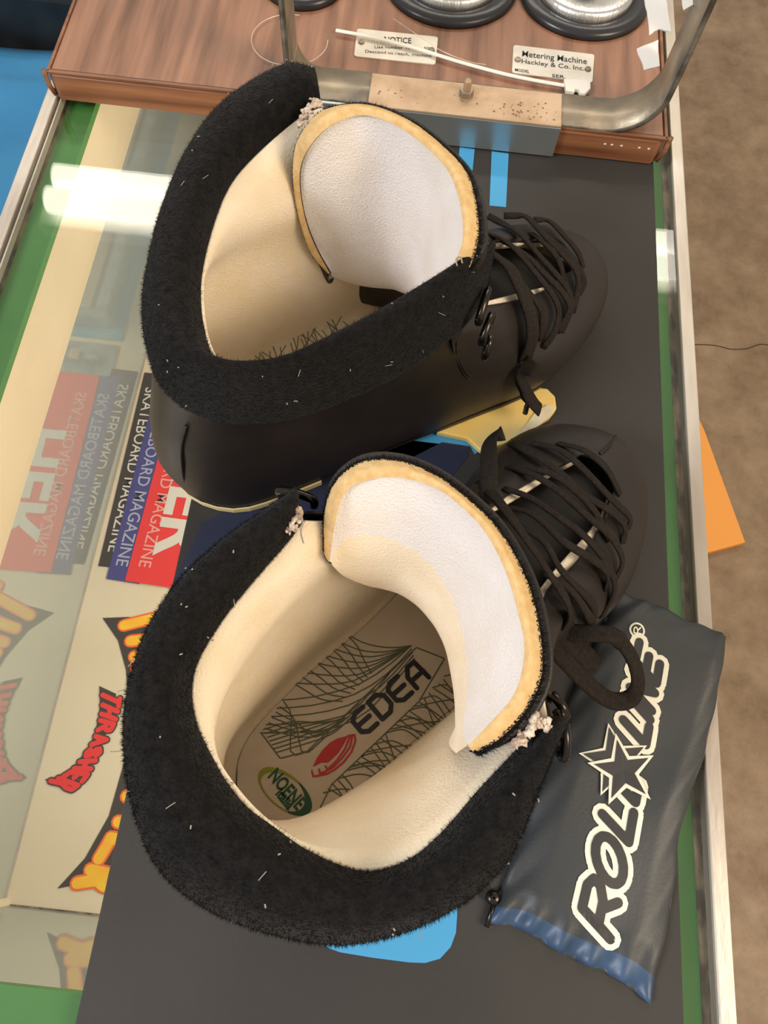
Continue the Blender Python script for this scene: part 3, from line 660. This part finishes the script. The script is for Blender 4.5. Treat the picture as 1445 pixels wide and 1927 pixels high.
# bow loop standing out over the pouch
lp = [P(1040, 1180, .062), P(1075, 1190, .066), P(1120, 1192, .068), P(1160, 1200, .066), P(1190, 1240, .062), P(1200, 1285, .056), P(1185, 1315, .052), P(1150, 1318, .054), P(1110, 1290, .060), P(1070, 1250, .066), P(1035, 1210, .070)]
ln = smoothline(lp, 60); nv = [(Vector((-.2, .2, 1)) if i < 20 else Vector((.6-.01*i, .1, .8))) for i in range(60)]
raw('lace_bow', *ribbon(ln, nv, .0085, .0018), 'lace', NB['root'], smooth=True)
free_lace('near', [P(1030, 1195, .066), P(1060, 1205, .066), P(1095, 1230, .062), P(1118, 1258, .056)], .011, .002)
kn = bmesh.new(); bmesh.ops.create_icosphere(kn, subdivisions=3, radius=.0075)
for v_ in kn.verts: v_.co = Vector((v_.co.x*1.3, v_.co.y*1.1, v_.co.z*.7))*(1+.15*math.sin(v_.co.x*900)*math.sin(v_.co.y*700))+P(1040, 1195, .062)-NB['root'].location
me = bpy.data.meshes.new('lace_knot'); kn.to_mesh(me); kn.free(); link('lace_knot', me, 'lace', NB['root'], True)
def hook(key, a, b, z, lift=.004, w=.0042):
    A, B_ = P(*a, z), P(*b, z-.004); d = (B_-A); L = d.length; d.normalize(); s = Vector((-d.y, d.x, 0))
    up = Vector((0, 0, 1)); o = Vector((A.x, A.y, 0)).normalized()
    pts = [A-up*.003, A+up*.002, A+up*lift+d*L*.25, A+up*(lift+.001)+d*L*.6, B_+up*(lift-.001), B_-up*.002-d*.001, B_-up*.003-d*.004]
    p = smoothline(pts, 24); nn = [Vector((0, 0, 1))]*24
    v = []; n = 24
    raw('lace_hook', *tube(p, w*.42, 8), 'hook', BOOT[key]['root'], smooth=True)
hook('far', (917, 552), (900, 606), .147); hook('far', (924, 598), (906, 645), .136); hook('far', (922, 640), (912, 672), .122)
hook('near', (590, 945), (527, 930), .150); hook('near', (612, 935), (640, 950), .150) if False else None
hook('near', (1040, 1312), (1060, 1352), .145); hook('near', (1055, 1345), (1058, 1425), .150)
def stitch(key, px, r=.0005, lift=.0006, name='seam'):
    a = [on_boot(key, u, v, lift)[0] for u, v in px]; raw(name, *tube(smoothline(a, 30), r, 6), 'throat', BOOT[key]['root'], smooth=True)
stitch('far', [(858, 600), (853, 630), (858, 670), (870, 700), (882, 712)]); stitch('far', [(862, 602), (857, 632), (862, 670), (874, 698), (884, 706)])
stitch('far', [(352, 800), (343, 840), (345, 890), (352, 925)], .0009)
stitch('near', [(1158, 822), (1145, 840), (1128, 855)], .0008)
# frayed collar ends
def fray(key, px, z, r):
    px = [(u+random.gauss(0, 3), v+random.gauss(0, 3)) for u, v in px for _ in range(7)]; r = r*.42
    bm = bmesh.new(); off = BOOT[key]['root'].location
    for u, v in px:
        c = P(u+random.uniform(-2, 2), v+random.uniform(-2, 2), z+random.uniform(-.001, .001)); q = bmesh.ops.create_icosphere(bm, subdivisions=2, radius=r*random.uniform(.6, 1.1))
        sx_, sy_ = random.uniform(.6, 2.2), random.uniform(.6, 2.2)
        for w in q['verts']: w.co = Vector((w.co.x*sx_, w.co.y*sy_, w.co.z*.8))*(1+random.uniform(-.45, .45))+c-off
    me = bpy.data.meshes.new('frayed_end'); bm.to_mesh(me); bm.free(); link('frayed_end', me, 'fray', BOOT[key]['root'], True)
fray('far', [(594, 190), (585, 200), (577, 210), (568, 222), (562, 234), (600, 196)], .172, .0021)
fray('far', [(866, 502), (858, 508), (850, 515), (872, 498), (842, 520)], .172, .0013)
fray('near', [(555, 978), (560, 970), (550, 990), (545, 1000), (563, 962)], .171, .0016)
fray('near', [(1012, 1362), (1020, 1356), (1002, 1370), (990, 1378), (1032, 1372), (1028, 1362), (980, 1388), (968, 1398), (1008, 1354)], .176, .0020)
for key, pp, z in (('near', [(566, 965), (570, 985), (566, 1000), (571, 1022)], .173), ('far', [(860, 500), (858, 488), (866, 484), (870, 495)], .178)):
    raw('loose_thread', *tube(smoothline([P(u, v, z) for u, v in pp], 16), .0003, 5), 'lint', BOOT[key]['root'])

# ------------------------------------------------------------------ yellow foam block
yb = thing('foam_block', 'yellow foam block with torn pale corner beside the farther boot on the mat', 'foam block', tuple(P(960, 790, .0031)))
pl = [P(u, v, .0085) for u, v in [(820, 812), (870, 792), (950, 758), (1010, 728), (1030, 730), (1045, 745), (1048, 768), (1035, 785), (1010, 800), (985, 822), (905, 848), (880, 825)]]
raw('foam_body', *prism([tuple(p[:2]) for p in pl], .0034, .0084), 'yellow', yb, bev=.0012)
tl = [P(u, v, .0092) for u, v in [(1008, 775), (1030, 762), (1044, 765), (1038, 782), (1015, 800), (988, 818), (960, 826), (990, 800)]]
raw('torn_corner', *prism([tuple(p[:2]) for p in tl], .0084, .0095), 'torn', yb)

# ------------------------------------------------------------------ metering machine
ZB = .0245
mc = thing('metering_machine', 'wood grain vinyl covered line metering machine standing across the counter behind the boots', 'machine', (-.04, .6, 0))
X0, X1, Y0, Y1 = -.2640, .1668, .4545, .90
v, f = prism([(X0+.004, Y0), (X1-.006, Y0), (X1, Y0+.006), (X1, Y1), (X0, Y1), (X0, Y0+.004)], .0036, ZB-.001)
raw('base_box', v, f, 'woodf', mc, bev=.0012)
boxo('top_panel', (X0+.003, X1-.004, Y0+.0045, Y1-.004, ZB-.001, ZB+.0002), 'wood', mc)
v, f = merge([box(X0+.001, X1-.001, Y0+.0006, Y0+.0030, ZB-.001, ZB+.0012), box(X0+.0004, X0+.0026, Y0+.001, Y1, ZB-.001, ZB+.0012), box(X1-.003, X1-.0008, Y0+.001, Y1, ZB-.001, ZB+.0012)])
raw('vinyl_lip', v, f, 'woodf', mc, bev=.0004)
boxo('lip_shadow_gap', (X0+.003, X1-.003, Y0+.0032, Y0+.0045, ZB-.0005, ZB+.0003), 'dark', mc)
raw('folded_corner', *tube([Vector((X0, Y0+.003, .006)), Vector((X0-.0012, Y0+.001, .014)), Vector((X0-.001, Y0+.001, ZB+.0015))], .0018, 8), 'woodf', mc, smooth=True)
raw('folded_corner', *tube([Vector((X1-.002, Y0+.002, .006)), Vector((X1+.0006, Y0+.002, .014)), Vector((X1+.001, Y0+.002, ZB+.0015))], .0018, 8), 'woodf', mc, smooth=True)
for u, v_ in ((1139, 262), (1152, 265), (1170, 268), (1204, 286), (1222, 288)):
    pp = P(u, v_, .018); boxo('vinyl_chip', (pp.x-.0008, pp.x+.0008, Y0-.0003, Y0+.0002, .0165, .0175), 'tape', mc)
# steel yoke: a bent strap, flat across the front, with upright legs
ya = P(640, 185, ZB+.003).y; yb_ = P(640, 130, ZB+.003).y
xa = P(552, 165, ZB+.003).x; xb = P(1222, 215, ZB+.003).x
prof = [(xa, .26), (xa, .14), (xa, ZB+.030), (xa+.001, ZB+.018), (xa+.006, ZB+.008), (xa+.014, ZB+.0035), (xa+.024, ZB+.0032)]+[(xa+.024+(xb-xa-.056)*k/6, ZB+.0032) for k in range(1, 7)]+[(xb-.022, ZB+.005), (xb-.010, ZB+.012), (xb-.002, ZB+.024), (xb, ZB+.04), (xb+.001, .14), (xb+.002, .26)]
pr = smoothline([Vector((x, 0, z)) for x, z in prof], 90)
outr = []; T_ = .0038
for i, p in enumerate(pr):
    t = (pr[min(i+1, 89)]-pr[max(i-1, 0)]).normalized(); nn = Vector((-t.z, 0, t.x)); outr.append(p-nn*T_*.0+nn*T_*-1)
def wid(i):
    s = pr[i].z; return 1.0 if s > ZB+.006 else 1.0
rows = [[Vector((p.x, ya-.002, p.z)) for p in pr], [Vector((p.x, yb_-.0, p.z)) for p in pr], [Vector((p.x, yb_-.0, p.z)) for p in outr], [Vector((p.x, ya-.002, p.z)) for p in outr]]
V = [p for r in rows for p in r]; Fq = []; mi = []
for a, b, k_ in ((0, 1, 0), (1, 2, 1), (2, 3, 0), (3, 0, 1)):
    for j in range(89): Fq.append((a*90+j, b*90+j, b*90+j+1, a*90+j+1)); mi.append(k_)
me = bpy.data.meshes.new('steel_yoke'); me.from_pydata([tuple(p-mc.location) for p in V], [], Fq); me.update()
for p, k_ in zip(me.polygons, mi): p.material_index = k_
link('steel_yoke', me, 'steel', mc, True, ['steel', 'steeld'])
# brass angle plate over the front edge
pa, pb = P(697, 160, ZB+.005), P(1057, 205, ZB+.005)
ZP = ZB+.0052
v, f = merge([box(pa.x-.0, pb.x, Y0-.0030, P(700, 137, ZP).y, ZB+.0036, ZP), ])
raw('clamp_plate', v, f, 'bronze', mc, bev=.0005)
boxo('clamp_flange', (P(600, 160, ZB).x, pb.x, Y0-.0036, Y0-.0012, .0045, ZB+.0036), 'bluesteel', mc, .0004)
random.seed(5)
sp = []
for k in range(70):
    u = random.choice([random.uniform(930, 1050), random.uniform(705, 1050)]); v_ = 150+(u-700)*.11+random.uniform(8, 42); c = P(u, v_, ZP+.0002); r = random.uniform(.0002, .0008)
    sp.append([Vector((c.x+r*random.uniform(.6, 1.6)*math.cos(a), c.y+r*random.uniform(.6, 1.2)*math.sin(a))) for a in [i*math.pi/4 for i in range(8)]])
lay('rust_speckle', sp, lambda x, y, h: Vector((x, y, ZP+h)), 'spots', mc, .0002)
nc_ = P(877, 178, ZP)
nut = []
for zz in (0, .0045):
    nut.append([Vector((nc_.x+.0052*math.cos(a), nc_.y+.0052*math.sin(a), ZP+zz)) for a in [i*math.pi/3 for i in range(6)]])
v, f = grid(nut, True); f.append((6, 7, 8, 9, 10, 11)); raw('hex_nut', v, f, 'steel', mc, bev=.0006)
v, f = lathe([(.0026, .0045), (.0026, .0105), (.002, .0115), (0.0001, .0117)], (nc_.x, nc_.y, ZP), 16); raw('bolt', v, f, 'bronze', mc, smooth=True)
# nameplates
def nameplate(px, lines_, scr):
    pts = [P(u, v, ZB+.0004) for u, v in px]; q = []
    for i in range(4):
        a, b, c = pts[i-1], pts[i], pts[(i+1) % 4]; q += [b+(a-b).normalized()*.0018, b+((a-b).normalized()+(c-b).normalized())*.0005, b+(c-b).normalized()*.0018]
    pn = raw('nameplate', *prism([tuple(p[:2]) for p in q], ZB+.0002, ZB+.0011), 'plate', mc)
    for (a, b, s, body, m, bd) in lines_:
        A, B_ = P(*a, ZB+.0011), P(*b, ZB+.0011); fm, L = plane_map(A, B_)
        o = text('lettering', body, fm, s, m, pn, bold=bd, h=.0002)
        xs = [v.co.x for v in o.data.vertices]; cur = max(((Vector(v.co)+woff(pn))-A).dot((B_-A).normalized()) for v in o.data.vertices)
        k = L/cur; d = (B_-A).normalized()
        for v in o.data.vertices:
            w_ = Vector(v.co)+woff(pn)-A; t = w_.dot(d); v.co = Vector(v.co)+d*t*(k-1)
    for c in scr:
        c = P(*c, ZB+.0011); v, f = lathe([(.0024, 0), (.0020, .0012), (.0001, .0015)], (c.x, c.y, ZB+.0011), 14); raw('screw', v, f, 'steel', pn)
nameplate([(672, 55), (824, 71), (819, 123), (666, 107)],
          [((722, 79), (774, 82), .0080, 'NOTICE', 'black', .01), ((704, 91), (808, 94), .0042, 'Use number 10 thru 50', 'black', .0), ((686, 99), (812, 108), .0042, 'Descend to reach, machine', 'black', .0)], [(680, 80), (812, 95)])
nameplate([(966, 86), (1118, 104), (1114, 157), (963, 138)],
          [((981, 106), (1104, 121), .0085, 'Metering Machine', 'black', .005), ((980, 119), (1099, 133), .0062, 'Hackley & Co. Inc.', 'black', .004), ((968, 134), (996, 138), .0042, 'MODEL', 'black', .01), ((1038, 145), (1064, 148), .0042, 'SER.', 'black', .01)], [(974, 113), (1106, 131)])
for px in ([(1003, 129), (1030, 132), (1029, 145), (1002, 142)], [(1070, 138), (1106, 142), (1104, 156), (1069, 151)]):
    pts = [P(u, v, ZB+.0012) for u, v in px]; raw('stamped_field', *prism([tuple(p[:2]) for p in pts], ZB+.0011, ZB+.0013), 'plate', mc)
# spools of line on top
def spool(u, v, rpx, label, hgt=.018):
    bt = P(u, v, ZB+.004); e = P(u+rpx, v, ZB+.004); r = e.x-bt.x; c = (bt.x+.001, bt.y+r, ZB+.0003)
    o = thing('line_spool', label, 'spool', c, 'spools on the metering machine')
    raw('flange', *lathe([(r*.60, .0), (r, 0), (r*1.0, .003), (r*.97, .0048), (r*.88, .0062), (r*.78, .0055), (r*.74, .004), (r*.60, .0035), (r*.60, 0)], c, 72), 'spool', o, smooth=True)
    raw('metal_drum', *lathe([(r*.73, .0040), (r*.73, hgt*.55), (r*.66, hgt*.62), (r*.30, hgt*.55), (r*.28, .009), (.0005, .009)], c, 72), 'wire', o, smooth=True)
    raw('hub', *lathe([(r*.14, .009), (r*.14, hgt*.9), (r*.10, hgt*.95), (.0005, hgt*.95)], c, 32), 'spool', o, smooth=True)
    return o
spool(1098, 68, 126, 'black rimmed metal spool nearest the taped right upright')
spool(838, 45, 132, 'black rimmed metal spool, the middle one above the NOTICE plate')
spool(556, 12, 80, 'black rimmed metal spool crossed by the left steel upright')
# zip tie
zt = thing('zip_tie', 'white nylon zip tie lying across the nameplates on the wood grain top', 'zip tie', tuple(P(880, 120, ZB)))
zl = smoothline([P(u, v, ZB+.0032) for u, v in [(632, 57), (700, 70), (780, 90), (860, 115), (940, 137), (1000, 150), (1062, 161)]], 40)
raw('strap', *ribbon(zl, [Vector((0, 0, 1))]*40, .0030, .0012), 'zip', zt)
hd = [P(u, v, ZB+.003) for u, v in [(1060, 152), (1098, 153), (1110, 158), (1110, 170), (1100, 180), (1090, 179), (1088, 172), (1081, 171), (1080, 177), (1064, 174)]]
raw('locking_head', *prism([tuple(p[:2]) for p in hd], ZB+.0016, ZB+.0048), 'zip', zt, bev=.0005)
# tape scraps on the right upright
for k, (px, z, lab) in enumerate((([(1198, 92), (1238, 76), (1240, 125), (1212, 132)], .06, 'torn white tape scrap stuck low on the right steel upright'), ([(1212, -5), (1252, -8), (1262, 60), (1240, 55), (1222, 66), (1218, 30)], .09, 'long torn white tape strip at the top of the right steel upright'), ([(1283, -10), (1305, -12), (1303, 10), (1286, 20)], .10, 'smallest white tape scrap, on the outer side of the right upright'))):
    pts = [P(u, v, z) for u, v in px]; o = raw('tape_scrap', *prism([tuple(p[:2]) for p in jag([(p.x, p.y) for p in pts], .0004, 4)], z-.0004, z+.0004), 'tape'); tag(o, lab, 'tape', 'tape scraps on the steel upright')
# loose nylon line
circ = [P(545+72*math.cos(a), 75+48*math.sin(a), ZB+.002) for a in [i*2*math.pi/24 for i in range(20)]]
o = raw('nylon_line', *tube(smoothline(circ, 80), .00025, 5), 'line'); tag(o, 'thin clear nylon line curled on the wood grain top beside the left upright', 'fishing line')
o = raw('nylon_line', *tube(smoothline([P(u, v, ZB+.006) for u, v in [(740, 35), (780, 62), (830, 95), (880, 115), (915, 122)]], 30), .00018, 5), 'line'); tag(o, 'thin clear nylon line trailing from the middle spool past the NOTICE plate', 'fishing line')

# ------------------------------------------------------------------ pouch
pb_ = thing('drawstring_pouch', 'grey blue plastic pouch with ivory outlined lettering, overhanging the right edge of the counter', 'pouch', tuple(P(1150, 1500, .003)))
TOP = [(1165, 1108), (1210, 1124), (1240, 1134), (1300, 1163), (1352, 1182), (1374, 1194)]
BOT = [(920, 1738), (985, 1752), (1045, 1788), (1105, 1818), (1170, 1848), (1228, 1893)]
LEF = [(1165, 1108), (1125, 1200), (1068, 1330), (1020, 1460), (965, 1620), (920, 1738)]
RIG = [(1374, 1194), (1355, 1310), (1328, 1430), (1288, 1560), (1268, 1720), (1228, 1893)]
pv = lambda L: [Vector((a, b, 0)) for a, b in L]
NU, NV = 44, 90
tp_, bt_, lf_, rt_ = [smoothline(pv(x), k) for x, k in ((TOP, NU), (BOT, NU), (LEF, NV), (RIG, NV))]
def bagz(s, t):
    e = min(1, min(s, 1-s)*5)*min(1, min(t, 1-t)*9); w = .0007*math.sin(s*9+t*5)*math.sin(t*8+1)+.0004*math.sin(s*5-t*17)
    bb = max(0, (t-.88)/.12); return .0048+.0075*math.sqrt(max(0, e))+w*min(1, e*3)+.0022*bb*math.sin(s*34)+.001*(1-e)*math.sin(t*40+s*30)
def bagpx(s, t):
    i = s*(NU-1); j = t*(NV-1); a = cat(tp_, i); b = cat(bt_, i); c = cat(lf_, j); d = cat(rt_, j)
    return a.lerp(b, t)+c.lerp(d, s)-(tp_[0].lerp(tp_[-1], s)).lerp(bt_[0].lerp(bt_[-1], s), t)
def bagpt(s, t, lo=False):
    q = bagpx(s, t); p = P(q.x, q.y, .009); p.z = bagz(s, t) if not lo else .0040; return p
rowsT = [[bagpt(i/(NU-1), j/(NV-1)) for i in range(NU)] for j in range(NV)]
V, Fq = grid(rowsT); nT = len(Fq); bagbvh = BVHTree.FromPolygons(V, Fq)
V2, F2 = grid([[bagpt(i/(NU-1), j/(NV-1), True) for i in range(NU)] for j in range(NV)])
k0 = len(V); V = V+V2; mi = [1 if (q//(NU-1))/(NV-1) > .935 else 0 for q in range(nT)]
Fq += [tuple(i+k0 for i in q[::-1]) for q in F2]; mi += [0]*len(F2)
edge = [j*NU for j in range(NV)]+[(NV-1)*NU+i for i in range(1, NU)]+[j*NU+NU-1 for j in range(NV-2, -1, -1)]+[i for i in range(NU-2, 0, -1)]
for a, b in zip(edge, edge[1:]+edge[:1]): Fq.append((a, b, b+k0, a+k0)); mi.append(0)
me = bpy.data.meshes.new('pouch_body'); me.from_pydata([tuple(p-pb_.location) for p in V], [], Fq); me.update()
for p, k_ in zip(me.polygons, mi): p.material_index = k_
link('pouch_body', me, 'bag', pb_, True, ['bag', 'bagblue'])
def onbag(p, h):
    loc, nn, i, t = bagbvh.ray_cast(Vector((p.x, p.y, .1)), Vector((0, 0, -1)))
    z = loc.z if loc else .009; return Vector((p.x, p.y, z+h))
# word along the pouch: letter box coordinates (a along the baseline 0..1, b up the letter 0..1)
def wm(a, b): k = 1-.34*a; u = 1150+98*a-56*b*k; v = 1768-555*a-60*b*k; return P(u, v, .0125)
LET = []
def add(strokes, a0, a1):
    for s in strokes: LET.append([(a0+(a1-a0)*x, y) for x, y in s])
gR = [[(0, 0), (0, 1), (.65, 1), (.95, .85), (.95, .62), (.65, .45), (0, .45)], [(.45, .45), (1, 0)]]
gO = [[(.5+.5*math.cos(t), .5+.5*math.sin(t)) for t in [i*math.pi/8 for i in range(17)]]]
gL = [[(0, 1), (0, 0), (1, 0)]]; gI = [[(0.5, 0), (0.5, 1)]]; gN = [[(0, 0), (0, 1), (1, 0), (1, 1)]]; gE = [[(1, 1), (0, 1), (0, 0), (1, 0)], [(0, .5), (.85, .5)]]
add(gR, .0, .125); add(gO, .155, .285); add(gL, .33, .43); add(gL, .465, .52)
add(gL, .660, .722); add(gI, .735, .755); add(gN, .775, .835); add(gE, .868, .935)
def subdiv(s, k=6):
    o = []
    for a, b in zip(s, s[1:]):
        for i in range(k): o.append((a[0]+(b[0]-a[0])*i/k, a[1]+(b[1]-a[1])*i/k))
    return o+[s[-1]]
def word_polys(w):
    ps = []
    for s in LET: ps += stroke2d([tuple(wm(a, b)[:2]) for a, b in subdiv(s)], w)
    return ps
lay('wordmark_outline', word_polys(.0100), lambda x, y, h: onbag(Vector((x, y, 0)), h), 'ink', pb_, .0004)
lay('wordmark_fill', word_polys(.0046), lambda x, y, h: onbag(Vector((x, y, 0)), h), 'bagdark', pb_, .0008)
def star(c, R_, r_, rot):
    o = []
    for i in range(10):
        a = rot+i*math.pi/5; rr_ = R_ if i % 2 == 0 else r_; o.append(Vector((c.x+rr_*math.cos(a), c.y+rr_*math.sin(a))))
    return o
def fan(poly, c): return [[Vector((c.x, c.y)), poly[i], poly[(i+1) % len(poly)]] for i in range(len(poly))]
sc = P(1165, 1443, .0125)
for R_, r_, m, hh_, dx in ((.0185, .0085, 'ink', .0011, -.002), (.0165, .0068, 'bagdark', .0014, -.002), (.0180, .0080, 'ink', .0017, .0015), (.0148, .0058, 'bagdark', .0020, .0015)):
    c = Vector((sc.x+dx, sc.y-dx*1.2, 0)); lay('star_mark', fan(star(c, R_, r_, math.radians(102)), c), lambda x, y, h: onbag(Vector((x, y, 0)), h), m, pb_, hh_)
rc = P(1199, 1186, .0125)
ringp = []
for i in range(24):
    a, b = i*math.pi/12, (i+1)*math.pi/12; ringp.append([Vector((rc.x+k*math.cos(t), rc.y+k*math.sin(t))) for t, k in ((a, .0042), (b, .0042), (b, .0032), (a, .0032))])
rm_ = []
for s in gR: rm_ += stroke2d([(rc.x-.0018+.0036*y_*-1+.0036, rc.y-.0016+.0032*x_) for x_, y_ in s], .0007)
lay('registered_mark', ringp+rm_, lambda x, y, h: onbag(Vector((x, y, 0)), h), 'ink', pb_, .0004)
# zipper pull / hardware under the near boot's collar
o = thing('metal_fitting', 'small dark metal fitting on the mat between the nearest boot and the pouch', 'fitting', tuple(P(928, 1688, .0034)))
v, f = lathe([(.0022, 0), (.0034, .0008), (.0034, .004), (.002, .0052), (.0005, .0052)], tuple(P(926, 1688, .0034)), 18); raw('rivet', v, f, 'hook', o, smooth=True)
v, f = tube([P(934, 1684, .0055), P(925, 1715, .0055), P(915, 1745, .0055)], .0012, 8); raw('stem', v, f, 'hook', o, smooth=True)

# ------------------------------------------------------------------ things beyond the counter
op = [P(u, v, -.948) for u, v in [(1308, 790), (1320, 815), (1396, 1025), (1318, 1046), (1250, 1060), (1230, 800)]]
o = raw('orange_envelope', *prism([tuple(p[:2]) for p in op], -.9495, -.935), 'orange'); tag(o, 'orange paper envelope lying on the concrete floor beside the counter', 'envelope')
rows = []
for j in range(50):
    r = []
    for i in range(40):
        x = -1.1+.82*i/39; y = .25+.66*j/49; r.append(Vector((x, y, -.33+.006*math.sin(x*17+y*9)+.004*math.sin(y*31)+(.012*math.exp(-((y-.86-.05*x)/.012)**2)))))
    rows.append(r)
o = raw('blue_cloth', *grid(rows), 'bluecloth', smooth=True, solid=.006); tag(o, 'plain blue cloth with a hem beyond the left rail of the counter', 'cloth')
v, f = box(-1.3, -.29, .925, 1.6, -.42, -.24); o = raw('black_bag', v, f, 'blackbag', bev=.03); tag(o, 'glossy black bag behind the blue cloth at upper left', 'bag')
v, f = box(-1.3, -.29, .1, 1.6, -.95, -.43); o = raw('low_cabinet', v, f, 'case', bev=.01); tag(o, 'low cabinet beside the counter carrying the blue cloth', 'cabinet')

# ------------------------------------------------------------------ overhead fluorescent fixture (mirrored in the glass top)
LZ = 1.8; K_ = 1+LZ/H
fx = thing('ceiling_light', 'twin tube fluorescent ceiling light mirrored as pale bands in the glass top', 'light', (-.15, .374*K_, LZ))
for y0 in (.3885, .3685):
    c = y0*K_; v, f = tube([Vector((-.248*K_, c, LZ)), Vector((.19*K_, c, LZ))], .046, 20); raw('fluorescent_tube', v, f, 'tube', fx, smooth=True)
boxo('fixture_housing', (-.255*K_, .195*K_, .355*K_, .402*K_, LZ+.05, LZ+.11), 'tape', fx)
